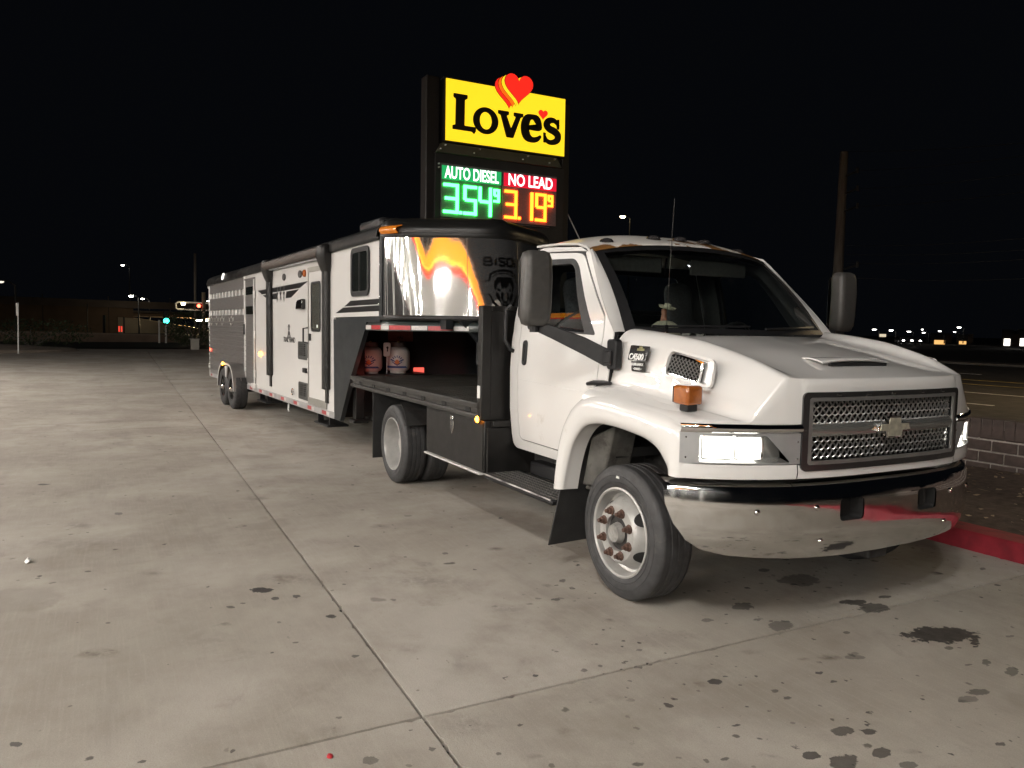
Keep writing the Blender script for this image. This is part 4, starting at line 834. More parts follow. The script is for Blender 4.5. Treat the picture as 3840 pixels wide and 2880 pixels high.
# ---- flatbed
bed = truck
dk = mat('deck_plate', (.020, .019, .015), .5, noise=.3, nscale=5, rvar=.1, bump=.1, bscale=30, dirt=((.05, .04, .026), 2.5, .56))
MB().box(-5.27, -1.745, W(1.215), W(-1.215), 1.000, 1.026).build('deck', dk, bed)
dd = MB()
for i in range(64):
    for j in range(46):
        xx = -5.2+.054*i; yy = -.08+.052*j; sg = 1 if (i+j) % 2 else -1
        if xx > -3.3: dd.add([(xx-.014, yy-.014*sg, 1.0265), (xx-.004, yy-.020*sg, 1.0265), (xx+.014, yy+.014*sg, 1.0265), (xx+.004, yy+.020*sg, 1.0265), (xx, yy, 1.030)], [(0, 1, 4), (1, 2, 4), (2, 3, 4), (3, 0, 4)])
tag(dd.build('tread_lugs', dk, bed, fix=False), kind='stuff')
for s in (1, -1):
    rl = MB().prism([(0, 1.030), (.026, 1.030), (.030, 1.022), (.030, .985), (.006, .978), (.004, .945), (.026, .940), (.030, .930), (.030, .905), (.022, .900), (-.03, .900), (-.03, 1.0)], lambda a, b, t: (t, W(s*(1.215+a)), b), -5.27, -1.70).build('side_rail', mat('rail_black', (.024, .023, .021), .42, noise=.3, nscale=7, rvar=.1), bed)
    for k in range(7):
        xx = -5.0+k*.5
        MB().box(xx, xx+.09, W(s*1.222)-.004, W(s*1.222)+.004, .942, .978).build('stake_pocket', dark, rl)
    bx_ = MB().box(-2.885, -1.655, W(s*1.215) if s > 0 else W(s*.80), W(s*.80) if s > 0 else W(s*1.215), .480, .898).build('tool_box', satin, bed, bevel=.01)
    MB().box(-2.86, -1.675, W(s*1.2155)-.003*s-.002, W(s*1.2155)-.003*s+.002, .50, .875).build('tool_box_door', satin, bx_, bevel=.004)
    MB().prism([(-2.885, .478), (-1.69, .478), (-1.69, .462), (-2.885, .462)], lambda a, b, t: (a, W(s*t), b), 1.20, 1.238).build('tool_box_trim', aluwhite, bx_, bevel=.003)
    em = MB().prism([(-.030, .075), (.030, .075), (.034, -.03), (0, -.085), (-.034, -.03)], lambda a, b, t: (-2.27+a, W(s*(1.2190+t)), .80+b), 0, .010).build('box_emblem', chrome, bx_, bevel=.004)
    MB().prism([(-.020, .045), (.020, .058), (.022, -.02), (0, -.058), (-.022, -.02)], lambda a, b, t: (-2.27+a, W(s*(1.2190+t)), .795+b), .010, .013).build('emblem_face', mat('emblem_dark', (.05, .05, .05), .3, noise=.3, nscale=60), bx_)
    text('emblem_letter', 'B', .042, frame_mtx((-2.268, W(s*1.2335), .805), (s, 0, 0), (0, 0, 1)), chrome, bx_, .001)
    MB().box(-4.47, -4.455, W(s*1.225), W(s*.62), .165, .905).build('rear_mud_flap', MATS['mud_flap_rubber'], bed, bevel=.003)
    MB().loft([[(RX+.46*math.cos(g), W(s*w_), .405+.50*math.sin(g)) for g in [math.radians(28+18*k) for k in range(3)]] for w_ in (1.19, .95, .66)], 5, 14).build('rear_wheel_guard', under, bed, smooth=True, solid=.006)
    MB().lathe([(.026, 0), (.024, .010), (.014, .018), (.001, .020)], (-1.712, W(s*1.246), .905), (0, -s, 0), 16).build('side_marker', amber_on, bed, smooth=True)
    MB().lathe([(.040, -.004), (.040, .004), (.027, .006)], (-1.712, W(s*1.246), .905), (0, -s, 0), 18).build('marker_grommet', black, bed)
    # tail lamps at the rear of the bed
    for yo in ((.18, .34) if s > 0 else (.18,)): MB().lathe([(.05, 0), (.048, .01), (.001, .016)], (-5.292, W(s*(1.2-yo)), .950), (-1, 0, 0), 20).build('tail_lamp', tail_on, bed, smooth=True)
MB().box(-5.29, -5.255, W(1.215), W(-1.215), .88, 1.0).build('rear_skirt', satin, bed)
MB().box(-5.0, -1.8, W(.80), W(-.80), .86, .998).build('cross_members', under, bed)
MB().box(-4.1, -3.5, W(.16), W(-.16), 1.0265, 1.034).build('hitch_plate', dk, bed, bevel=.003)
MB().lathe([(.03, 0), (.03, .02), (.036, .04), (.03, .062), (.001, .068)], (-3.80, W(0), 1.034), (0, 0, 1), 16).build('hitch_ball', chrome, bed, smooth=True)
# headache rack
hr = MB().box(-1.735, -1.655, W(1.245), W(1.165), .902, 1.795).build('headache_post', satin, bed, bevel=.006)
MB().box(-1.735, -1.655, W(-1.165), W(-1.245), .902, 1.795).build('headache_post', satin, bed, bevel=.006)
MB().box(-1.720, -1.668, W(1.165), W(-1.165), .902, 1.755).build('headache_panel', satin, bed)
MB().box(-1.735, -1.655, W(1.165), W(-1.165), 1.757, 1.795).build('headache_top_rail', satin, bed, bevel=.006)
MB().box(-1.66, -1.61, W(1.16), W(-1.16), .845, .899).build('bed_front_sill', satin, bed, bevel=.008)
MB().prism(rrect(-1.727, -1.678, 1.072, 1.170, .008, 3), lambda a, b, t: (a, W(1.245+t), b), .001, .004).build('sticker_plate', sticker, bed)
MB().box(-1.65, -1.62, W(1.20), W(.5), .47, .84).build('box_front_panel', satin, bed)
MB().box(-5.23, -5.13, W(-1.245), W(-1.225), .99, 1.06).build('reflector', mat('glowing_red_reflector', (.6, .06, .04), .3, noise=.1, nscale=40, emit=(1, .12, .08), estr=1.2), bed)  # reflector given its own glow, as if catching light
# ------------------------------------------------------------------ gooseneck horse trailer, local axes u forward, v away from the camera, z up
TYAW = math.radians(3.0)
trailer = empty('horse_trailer', (-11.69, -.604, 0), TYAW, label='long white and aluminium gooseneck horse trailer behind the truck', cat='trailer')
T = trailer
def tw(u, v, z): return Vector((-11.69+u*math.cos(TYAW)-v*math.sin(TYAW), -.604+u*math.sin(TYAW)+v*math.cos(TYAW), z))
VS, VF, VM = .22, 2.35, 1.285
ZB, ZT = .405, 2.565
def side(poly, m, name, d0=0., d1=.004, parent=None, bevel=0, far=False):
    return MB().prism(poly, (lambda a, b, t: (a, VS-t, b)) if not far else (lambda a, b, t: (a, VF+t, b)), d0, d1).build(name, m, parent or T, bevel=bevel)
# ---- white side skin (near and far), with the cut-outs left closed by parts on top
side([(.175, .49), (5.545, .49), (5.505, 1.725), (7.15, 1.735), (7.15, 2.60), (.175, 2.545)], twhite, 'side_skin', -.03, 0.)
side([(-3.57, .49), (5.545, .49), (5.505, 1.725), (7.15, 1.735), (7.15, 2.60), (-3.57, 2.52)], twhite, 'side_skin', -.03, 0., far=True)
MB().box(-3.57, 5.55, VS+.03, VF-.03, .42, .48).build('floor', under, T)
MB().box(5.50, 7.2, VS+.03, VF-.03, 1.70, 1.76).build('nose_floor', char, T)
MB().box(5.50, 5.545, VS+.03, VF-.03, .42, 1.72).build('front_wall', char, T)
MB().box(.14, .17, VS+.03, VF-.03, .48, 2.5).build('stall_divider', mat('stall_wall', (.13, .125, .12), .6, noise=.2, nscale=5), T)
# ---- stock side: ribbed lower wall, two rows of openings with posts between
for far in (False, True):
    prof = [(0., .49)]; z = .50
    while z < 1.60:
        prof += [(0., z), (0., z+.060), (.022, z+.066), (.022, z+.078), (0., z+.088)]; z += .098
    prof += [(0., 1.795)]
    b_ = MB(); rows = []
    for u in (-3.565, .165): rows.append([(u, (VS-d) if not far else (VF+d), zz) for d, zz in prof])
    b_.grid(rows).build('stock_wall', alu, T, solid=.02)
    for z0, z1 in ((1.91, 2.165), (2.285, 2.535)):
        side([(-3.57, z0), (.17, z0), (.17, z1), (-3.57, z1)], alu, 'stock_band', -.02, .004, far=far)
    for k in range(11):
        u0 = -3.56+.345*k
        for z0, z1 in ((1.795, 1.91), (2.165, 2.285)):
            side([(u0, z0), (u0+.15, z0), (u0+.15, z1), (u0, z1)], aluwhite, 'slot_post', -.07, -.015, far=far)
# rear frame
for v in (VS-.012, VF-.05): MB().box(-3.62, -3.55, v, v+.062, ZB, 2.54).build('rear_post', aluwhite, T, bevel=.006)
MB().box(-3.60, -3.56, VS+.05, VF-.05, .49, 1.8).build('rear_gate', alu, T)
for z in (.60, 1.52, 1.62, 2.42): MB().box(-3.64, -3.60, VS-.03, VS+.03, z, z+.10).build('gate_hinge', aluwhite, T, bevel=.006)
MB().box(-3.64, -3.612, VS-.035, VS+.02, 1.54, 1.62).build('gate_latch', black, T)
# embossed ornaments: ring with horns
for u in (-3.28, -2.66, -2.02, -1.05):
    b_ = MB(); P = lambda a, b: (u+a, VS-.016, 1.69+b)
    b_.tube([P(.17*math.cos(g), .065*math.sin(g)-.01) for g in [2*math.pi*k/20 for k in range(20)]], .007, 5, closed=True)
    b_.tube([P(-.16, .02), P(-.23, .055), P(-.20, .00)], .006, 5); b_.tube([P(.16, .02), P(.23, .055), P(.20, .0)], .006, 5)
    b_.tube([P(-.05, .055), P(0, .085), P(.05, .055)], .007, 5); b_.tube([P(-.05, -.07), P(0, -.105), P(.05, -.07)], .010, 5)
    b_.build('embossed_ornament', mat('raised_aluminium', (.75, .74, .72), .3, metal=.9, noise=.1, nscale=9), T)
# ---- skirt rail with tape
MB().box(.17, 5.55, VS-.012, VS+.02, ZB, .492).build('skirt_rail', mat('mill_aluminium', (.42, .42, .42), .45, metal=.5, noise=.15, nscale=5), T, bevel=.004)
MB().box(-3.57, -1.40, VS-.012, VS+.02, ZB, .492).build('skirt_rail', MATS['mill_aluminium'], T, bevel=.004)
for u in (.62, 1.36, 2.10, 2.85, 3.60, 4.35, 5.03, -2.2, -3.45):
    side([(u, .425), (u+.19, .425), (u+.19, .475), (u, .475)], tape_red, 'tape_red', .0125, .0145)
    side([(u+.195, .425), (u+.32, .425), (u+.32, .475), (u+.195, .475)], tape_white, 'tape_white', .0125, .0145)
# ---- stall door
sd = side([(.24, .53), (1.05, .53), (1.05, 2.425), (.24, 2.425)], alu, 'stall_door', .0, .014)
for z in [.62+.098*k for k in range(9)]: side([(.30, z), (.98, z), (.98, z+.014), (.30, z+.014)], alu, 'door_rib', .014, .024, sd)
for a, b in (((.255, .53), (.30, 2.42)), ((.985, .53), (1.045, 2.42))): side([(a[0], a[1]), (b[0], a[1]), (b[0], b[1]), (a[0], b[1])], aluwhite, 'door_edge', .014, .026, sd)
side([(.24, 2.43), (1.05, 2.43), (1.05, 2.455), (.24, 2.455)], alu, 'door_header', .0, .03, sd)
for z0, z1 in ((2.155, 2.30), (1.80, 1.945)): side([(.34, z0), (.97, z0), (.97, z1), (.34, z1)], dark_glass, 'door_window', .0145, .018, sd)
for z in (.66, 1.36, 2.08): side([(1.02, z), (1.10, z), (1.10, z+.14), (1.02, z+.14)], aluwhite, 'door_hinge', .0145, .04, sd, bevel=.008)
side([(.235, 1.42), (.295, 1.42), (.295, 1.62), (.235, 1.62)], black, 'door_latch', .026, .05, sd, bevel=.01)
side([(.215, 1.35), (.31, 1.35), (.31, 1.72), (.215, 1.72)], aluwhite, 'latch_plate', .014, .028, sd, bevel=.008)
side([(.86, .47), (1.16, .47), (1.16, .55), (.86, .55)], aluwhite, 'door_holdback', .0, .05, sd, bevel=.01)
MB().box(.175, .235, VS-.022, VS+.0, .49, 2.54).build('corner_trim', aluwhite, T, bevel=.006)
# ---- tandem fender and wheels
FO = [(.36, .36), (.335, .52), (.24, .70), (.08, .815), (-.10, .855), (-.42, .86), (-.75, .855), (-.95, .80), (-1.12, .68), (-1.22, .52), (-1.25, .365)]
FOc = [tuple(p[:2]) for p in catmull([(a, b, 0) for a, b in FO], 40)]
fd = MB().grid([[(a, v, b) for a, b in FOc] for v in (-.035, VS)]).build('fender', alu, T, smooth=True, solid=.008)
MB().grid([[(a, -.037, b) for a, b in FOc], [(-.43+(a+.43)*.955, -.037, .36+(b-.36)*.92) for a, b in FOc]]).build('fender_lip', aluwhite, T, solid=.006)
MB().prism(rounded([(-.52, .80), (-.32, .80), (-.40, .58), (-.44, .58)], .02), lambda a, b, t: (a, -.03+t, b), 0, .02).build('fender_gusset', aluwhite, T)
MB().lathe([(.03, 0), (.028, .016), (.015, .026), (.001, .028)], (-.62, -.04, .835), (0, -1, 0), 14).build('fender_lamp', amber_on, T, smooth=True)
def twheel(u, v, out):
    wh = empty('wheel'); wh.parent = T; r = .38; c = (u, v, r); ax = (0, -out, 0); wd = .225
    MB().lathe([(.205, -.01), (.21, .0), (.25, .012), (.34, .010), (.365, -.002), (.378, -.02), (.38, -.03), (.38, -.10), (.370, -.103), (.370, -.115), (.38, -.118), (.38, -wd+.03), (.365, -wd), (.21, -wd)], c, ax, 48).build('tyre', rubber, wh, smooth=True, angle=40)
    MB().lathe([(.210, -.002), (.212, .006), (.20, .004), (.19, -.05), (.14, -.06), (.09, -.03), (.06, -.02)], c, ax, 40).build('rim', satin, wh, smooth=True)
    for k in range(8):
        g = 2*math.pi*k/8; a, b = math.cos(g), math.sin(g)
        MB().hexa([(u+.06*a-.02*b, v+.03*out, r+.06*b+.02*a), (u+.06*a+.02*b, v+.03*out, r+.06*b-.02*a), (u+.195*a+.03*b, v+.06*out, r+.195*b-.03*a), (u+.195*a-.03*b, v+.06*out, r+.195*b+.03*a)],
                  [(u+.06*a-.02*b, v+.0*out, r+.06*b+.02*a), (u+.06*a+.02*b, v+.0*out, r+.06*b-.02*a), (u+.195*a+.022*b, v+.008*out, r+.195*b-.022*a), (u+.195*a-.022*b, v+.008*out, r+.195*b+.022*a)]).build('spoke', satin, wh)
    MB().lathe([(.062, -.03), (.06, .0), (.05, .03), (.03, .045), (.001, .048)], c, ax, 24).build('hub_cap', chrome, wh, smooth=True)
for u in (0., -.84): twheel(u, 0., 1); twheel(u, 2*VM, -1)
for u in (0., -.84): MB().tube([(u, .2, .36), (u, 2.35, .36)], .045, 8).build('axle', under, T)
# ---- awning: two arms and a roller
for u, h in ((2.21, 'a'), (5.28, 'b')):
    am = MB(); am.prism(rounded([(-.105, .0), (.105, .0), (.085, .075), (-.085, .075)], .035, 4), lambda a, b, t: (u+a, VS-b, t), .775, 2.36)
    arm = am.build('awning_arm', satin, T, smooth=True, angle=45)
    MB().loft([[(u+a*k, VS-.005-b*q, z) for a, b in [(-.105, 0), (-.105, .07), (0, .10), (.105, .07), (.105, 0)]] for z, k, q in ((2.32, .95, .75), (2.39, 1.12, 1.1), (2.50, 1.25, 1.5), (2.60, 1.25, 1.6), (2.655, 1.1, 1.4), (2.675, .7, .9))], 16, 17).build('awning_head', satin, arm, smooth=True, solid=.004)
    MB().box(u-.09, u+.02, VS-.02, VS, .585, .90).build('awning_foot', satin, arm, bevel=.004)
    MB().box(u-.115, u-.07, VS-.05, VS-.01, .80, .87).build('awning_catch', sticker, arm, bevel=.004)
aw = MB().tube([(2.21, VS-.105, 2.572), (3.7, VS-.105, 2.581), (5.28, VS-.105, 2.590)], .062, 18).build('awning_roll', mat('awning_vinyl', (.075, .062, .055), .6, noise=.15, nscale=5, stretch=(1, 8, 8)), T, smooth=True, angle=60)
MB().box(2.3, 5.2, VS-.075, VS-.002, 2.50, 2.515).build('awning_valance', mat('awning_grey', (.36, .37, .38), .5, noise=.1, nscale=6), T)
# ---- living quarters door
dr = side([(4.42, .525), (5.20, .525), (5.20, 2.40), (4.42, 2.40)], twhite, 'entry_door', .0, .010)
panel('door_frame', [(4.38, .50), (5.24, .50), (5.24, 2.425), (4.38, 2.425)], [[(4.41, .60), (5.19, .60), (5.19, 2.36), (4.41, 2.36)]], lambda a, b: (a, VS-.014, b), mat('door_trim_grey', (.34, .33, .30), .45, metal=.5, noise=.1, nscale=6), dr, solid=.010, smooth=False)
side(rrect(4.555, 4.965, 1.545, 2.205, .05), grey_glass, 'door_window', .0105, .016, dr)
panel('window_gasket', rrect(4.54, 4.98, 1.53, 2.22, .06), [rrect(4.57, 4.95, 1.56, 2.19, .04)], lambda a, b: (a, VS-.018, b), black, dr, solid=.008, smooth=False)
side([(4.80, 1.585), (4.86, 1.585), (4.86, 1.625), (4.80, 1.625)], sticker, 'window_sticker', .0165, .0175, dr)
side(rrect(4.44, 4.52, 1.40, 1.50, .01), black, 'door_lock', .0105, .03, dr, bevel=.005)
MB().tube([(4.40, VS-.005, 1.585), (4.30, VS-.06, 1.57), (4.30, VS-.06, 1.38), (4.40, VS-.005, 1.36)], .013, 8).build('grab_handle', black, T, smooth=True)
for z in (1.10, 1.02, .96): side([(4.365, z), (4.40, z), (4.40, z+.05), (4.365, z+.05)], aluwhite, 'door_hinge', .010, .022, dr)
# ---- hatches, vents, lamps on the white side
def louver(u0, u1, z0, z1):
    h = side(rrect(u0, u1, z0, z1, .03), mat('hatch_black', (.045, .046, .043), .5, noise=.1, nscale=12), 'vent_hatch', .0, .018, bevel=.006)
    for r in range(3):
        for c in range(2):
            for q in range(2):
                a = u0+.07+(u1-u0-.14)*(.28+.40*c)-.07; b = z0+(z1-z0)*(.24+.24*r)+q*.03
                side([(a, b), (a+.14, b), (a+.14, b+.012), (a, b+.012)], satin, 'louver', .018, .030, h)
louver(3.86, 4.365, 1.115, 1.378); louver(3.88, 4.38, .532, .785)
side([(4.13, .93), (4.30, .93), (4.30, 1.0), (4.13, 1.0)], black, 'socket_cover', .0, .03, bevel=.006)
b_ = MB().tube([(3.575+.055*math.cos(g), VS-.02, .605+.045*math.sin(g)) for g in [2*math.pi*k/16 for k in range(16)]], .010, 6, closed=True)
b_.box(3.545, 3.60, VS-.012, VS, .56, .65); b_.build('tie_ring', chrome, T, smooth=True)
for u in (3.06, 3.96): side(ellipse(u, 2.36, .085, .055), mat('speaker_grille', (.04, .036, .034), .6, noise=.3, nscale=80), 'outside_speaker', .0, .02, bevel=.006)
MB().lathe([(.055, 0), (.053, .02), (.04, .032), (.001, .036)], (4.19, VS, 2.36), (0, -1, 0), 20).build('porch_lamp', mat('porch_lens', (.30, .075, .015), .15, coat=.5, noise=.2, nscale=40), T, smooth=True)
side([(3.88, 1.845), (4.22, 1.845), (4.22, 1.995), (3.98, 1.985), (3.92, 1.96)], mat('gloss_black', (.012, .012, .012), .12, coat=.5, noise=.1, nscale=5), 'vent_cowl', .0, .06, bevel=.015)
for (u, z, mm) in ((1.42, 1.10, amber_on), (-3.46, 1.035, red_on)):
    MB().lathe([(.036, 0), (.034, .016), (.02, .026), (.001, .03)], (u, VS-.005, z), (0, -1, 0), 14).build('side_lamp', mm, T, smooth=True)
# sliding window in the nose
nw = side(rrect(6.225, 6.815, 1.985, 2.53, .075, 6), dark_glass, 'bunk_window', .0, .012)
panel('window_gasket', rrect(6.21, 6.83, 1.97, 2.545, .08, 6), [rrect(6.265, 6.775, 2.03, 2.49, .05, 6)], lambda a, b: (a, VS-.016, b), black, nw, solid=.014, smooth=False)
side([(6.495, 2.02), (6.515, 2.02), (6.515, 2.50), (6.495, 2.50)], black, 'window_bar', .012, .020, nw)
# ---- painted stripes, stars, lettering (thin vinyl)
side([(6.16, 1.925), (7.148, 1.928), (7.148, 1.866), (5.93, 1.858)], decal, 'stripe', .001, .003)
side([(5.88, 1.846), (7.148, 1.856), (7.148, 1.790), (5.58, 1.778)], decal, 'stripe', .001, .003)
side([(1.25, 2.208), (4.35, 2.243), (3.93, 2.160), (1.55, 2.135)], decal, 'stripe', .001, .003)
side([(1.62, 2.118), (2.62, 2.128), (2.62, 2.035), (2.0, 2.030)], decal, 'stripe', .001, .003)
side([(3.17, 2.135), (3.88, 2.145), (3.44, 2.033), (3.13, 2.030)], decal, 'stripe', .001, .003)
for u in (2.62, 2.82, 3.03):
    st = []
    for k in range(10):
        r = 1. if k % 2 == 0 else .28; g = math.pi/2+math.pi*k/5; st.append((u+.075*r*math.cos(g), 2.085+(.115 if math.sin(g) < 0 else .135)*r*math.sin(g)))
    sw = [(a, 2.075+(b-2.075)*1.25) for a, b in st]
    side([(u+(a-u)*1.3, b) for a, b in sw], twhite, 'star_outline', .0031, .0046); side(sw, decal, 'star', .0047, .0060)
tm = frame_mtx((3.32, VS-.002, 1.385), (1, 0, 0), (0, 0, 1))
text('lettering', 'TRAIL HAND', .115, tm, decal, T, .0015, 1.02, bold=.001)
# little roper emblem above the lettering: hat, face, shoulders, chaps
def em(poly): return side([(3.31+a*.95, 1.50+b) for a, b in poly], decal, 'emblem_shape', .001, .003)
em([(-.075, .095), (.075, .095), (.05, .075), (-.05, .075)]); em([(-.045, .098), (-.035, .125), (.035, .125), (.045, .098)])
em([(-.04, .070), (.04, .070), (.03, .03), (-.03, .03)]); em([(-.03, .025), (.03, .025), (.075, -.03), (.03, -.01), (.0, -.055), (-.03, -.01), (-.075, -.03)])
em([(-.07, -.035), (-.03, -.02), (-.06, -.09), (-.11, -.085)]); em([(.07, -.035), (.03, -.02), (.06, -.09), (.11, -.085)]); em([(-.02, -.06), (.02, -.06), (.035, -.10), (-.035, -.10)])
# ---- roof: dark arched skin with drip rail
rows = []
RO = [(VS-.03, 2.53), (VS-.035, 2.58), (VS-.005, 2.66), (VS+.10, 2.715), (VS+.35, 2.745), (VM, 2.775)]
RO = RO+[(2*VM-v, z) for v, z in RO[-2::-1]]
roofm = mat('black_roof_skin', (.011, .011, .0105), .36, spec=.35, noise=.2, nscale=3, rvar=.08)
for u, s, dz in ((-3.60, .80, -.075), (-3.57, .93, -.055), (-3.42, 1., -.03), (0, 1., -.01), (3.6, 1., .015), (7.12, 1., .045)):
    rows.append([(u, VM+(v-VM)*(.96+.04*s), 2.53+(z-2.53)*s+dz) for v, z in RO])
MB().loft(rows, 40, 41).build('roof', roofm, T, smooth=True, angle=60, solid=.01)
side([(-3.57, 2.475), (7.15, 2.575), (7.15, 2.610), (-3.57, 2.535)], roofm, 'drip_rail', .0, .035, bevel=.008)
MB().lathe([(.001, .03), (.07, .022), (.075, .0)], (-1.75, VS-.030, 2.60), (0, -1, .25), 16).build('loading_lamp', white_dim, T, smooth=True)  # lens glows faintly in place of a white reflection
MB().box(6.25, 6.95, VM-1.0, VM-.6, 2.72, 2.86).build('roof_vent', black, T, bevel=.05)
# ---- V nose of polished sheet, leaning back
PB = [(7.15, .22), (7.30, .235), (7.46, .31), (7.60, .45), (7.72, .62), (7.84, .79), (7.95, .95), (8.03, 1.09), (8.075, 1.20), (8.085, VM)]
PB = PB+[(u, 2*VM-v) for u, v in PB[-2::-1]]
def lean(u, z): return u-(z-1.735)*.085*max(0., min(1., (u-7.15)/.55))
def npt(k, z, d=0.):
    u, v = k; return (lean(u, z)+d*.82*(1 if u > 7.3 else .2), v-d*.57*(1 if v < VM else -1)*(.2 if abs(v-VM) < .12 else 1), z)
rows = []
for z in (1.738, 1.95, 2.2, 2.45, 2.60): rows.append([npt(k, z) for k in PB])
nose = MB().loft(rows, 9, 161).build('nose_sheet', mirrorsteel, T, smooth=True, angle=80)
for z0, z1, d, mm, nm in ((1.690, 1.742, .012, satin, 'nose_bottom_rail'), (2.585, 2.640, .012, satin, 'nose_top_rail')):
    MB().loft([[npt(k, z0, -.05) for k in PB], [npt(k, z0, d) for k in PB], [npt(k, z1, d) for k in PB], [npt(k, z1, -.05) for k in PB]], 10, 120).build(nm, mm, T, smooth=True, angle=30)
cap_rows = []
for z, d in ((2.635, .016), (2.69, .012), (2.745, -.03), (2.79, -.10), (2.815, -.22)): cap_rows.append([npt(k, z, d) for k in PB])
cap_rows.append([(7.12, v, 2.825-(abs(v-VM))**2*.04) for u, v in PB])
MB().loft(cap_rows, 14, 100).build('nose_cap', roofm, T, smooth=True, angle=60)
ntrim = side([(7.135, 1.735), (7.225, 1.735), (7.225, 2.60), (7.135, 2.60)], char, 'nose_edge_trim', .0, .012)
for k in range(10): MB().lathe([(.001, .006), (.006, .005), (.008, 0)], (7.148, VS-.012, 1.78+.087*k), (0, -1, 0), 8).build('rivet', chrome, ntrim, smooth=True)
p_ = npt((7.42, .29), 2.66, .03)
MB().loft([[(7.26+.22*a, .255+.10*a-.02-dy, z) for a in (0, .25, .5, .75, 1)] for z, dy in ((2.625, .05), (2.655, .075), (2.69, .06), (2.71, .0))], 8, 12).build('clearance_lamp', amber_dim, T, smooth=True, solid=.01)
# lettering and shield on the nose centre
def nz(a, b, t):           # a: towards -v (viewer's left), b: up from z=2.0, wrapped on the rounded nose
    z = 2.0+b; v = VM-a
    best = None
    for (u0, v0), (u1, v1) in zip(NPL, NPL[1:]):
        if min(v0, v1) <= v <= max(v0, v1)+1e-9:
            f = (v-v0)/(v1-v0) if abs(v1-v0) > 1e-9 else 0; best = u0+(u1-u0)*f; break
    if best is None: best = 8.085
    return (lean(best, z)+t, v-(t*.5 if a > .08 else (-t*.5 if a < -.08 else 0)), z)
NPL = [(q[0], q[1]) for q in catmull([(u, v, 0) for u, v in PB], 161)]
ndecal = mat('nose_vinyl', (.004, .004, .004), .2, spec=.2, noise=.1, nscale=8)
def nose_poly(poly, name, m, t0=.003, t1=.005):
    # split long edges so that the shape bends with the sheet
    pts = []
    for (a, b), (c, d) in zip(poly, poly[1:]+poly[:1]):
        k = max(1, int(abs(c-a)/.03)+1); pts += [(a+(c-a)*i/k, b+(d-b)*i/k) for i in range(k)]
    return panel(name, pts, [], lambda a, b: nz(a, b, t1), m, nose, xcuts=[-.24+.03*k for k in range(17)], solid=.003, smooth=False)
def stroke(pts, hw, name, m):
    pts = [Vector((a, b, 0)) for a, b in pts]; L_, R_ = [], []
    for i, p in enumerate(pts):
        t = (pts[min(i+1, len(pts)-1)]-pts[max(i-1, 0)]).normalized(); nrm = Vector((-t.y, t.x, 0)); h = hw[i] if isinstance(hw, (list, tuple)) else hw
        L_.append((p+nrm*h)[:2]); R_.append((p-nrm*h)[:2])
    return nose_poly(L_+R_[::-1], name, m)
# block letters B I S O N
ltr = ndecal
def letter(paths, cx, cz, sx=1.):
    for pth in paths: stroke([(cx-a*sx, cz+b) for a, b in pth], .0115, 'lettering', ltr)
BZ = .335
letter([[(-.035, -.04), (-.035, .04)], [(-.035, .04), (.025, .04), (.036, .02), (.025, .0), (-.03, .0)], [(.0, .0), (.03, 0), (.04, -.02), (.03, -.04), (-.035, -.04)]], .175, BZ)
letter([[(0, -.04), (0, .04)]], .095, BZ)
letter([[(.036, .03), (.025, .04), (-.025, .04), (-.036, .022), (-.025, .002), (.025, -.002), (.036, -.022), (.025, -.04), (-.025, -.04), (-.036, -.03)]], .025, BZ)
letter([[(-.04, 0), (-.04, .028), (-.026, .04), (.026, .04), (.04, .028), (.04, -.028), (.026, -.04), (-.026, -.04), (-.04, -.028), (-.04, 0)]], -.075, BZ)
letter([[(-.036, -.045), (-.036, .04), (.036, -.04), (.036, .045)]], -.18, BZ)
# shield outline with side wings, then the animal's head inside
for s in (1, -1):
    stroke([(0, .245), (s*.09, .235), (s*.155, .195), (s*.165, .13), (s*.26, .115)], [.012, .011, .010, .009, .002], 'shield_line', ndecal)
    stroke([(s*.26, -.01), (s*.165, -.02), (s*.13, -.10), (s*.065, -.165), (0, -.205)], [.002, .008, .012, .014, .016], 'shield_line', ndecal)
    stroke([(0, .215), (s*.085, .205), (s*.135, .17)], .004, 'shield_line', ndecal)
    nose_poly([(s*.035, .175), (s*.09, .165), (s*.115, .12), (s*.122, .06), (s*.10, .02), (s*.095, .07), (s*.075, .105), (s*.04, .125)], 'head_mane', ndecal)
    nose_poly([(s*.10, .01), (s*.105, -.03), (s*.08, -.075), (s*.055, -.10), (s*.06, -.05), (s*.075, -.01)], 'head_cheek', ndecal)
    nose_poly([(s*.055, .04), (s*.085, .05), (s*.088, .03), (s*.06, .02)], 'head_eye', ndecal)
    nose_poly([(s*.02, .01), (s*.045, .0), (s*.052, -.06), (s*.03, -.085), (s*.022, -.05)], 'head_muzzle', ndecal)
    nose_poly([(s*.045, -.11), (s*.03, -.13), (s*.01, -.15), (0, -.135), (s*.015, -.115)], 'head_chin', ndecal)
nose_poly([(-.06, .17), (.06, .17), (.05, .09), (.03, .05), (.01, .075), (-.01, .045), (-.03, .075), (-.05, .09)], 'head_forelock', ndecal)
nose_poly([(-.03, -.085), (.03, -.085), (.024, -.108), (-.024, -.108)], 'head_nose', ndecal)
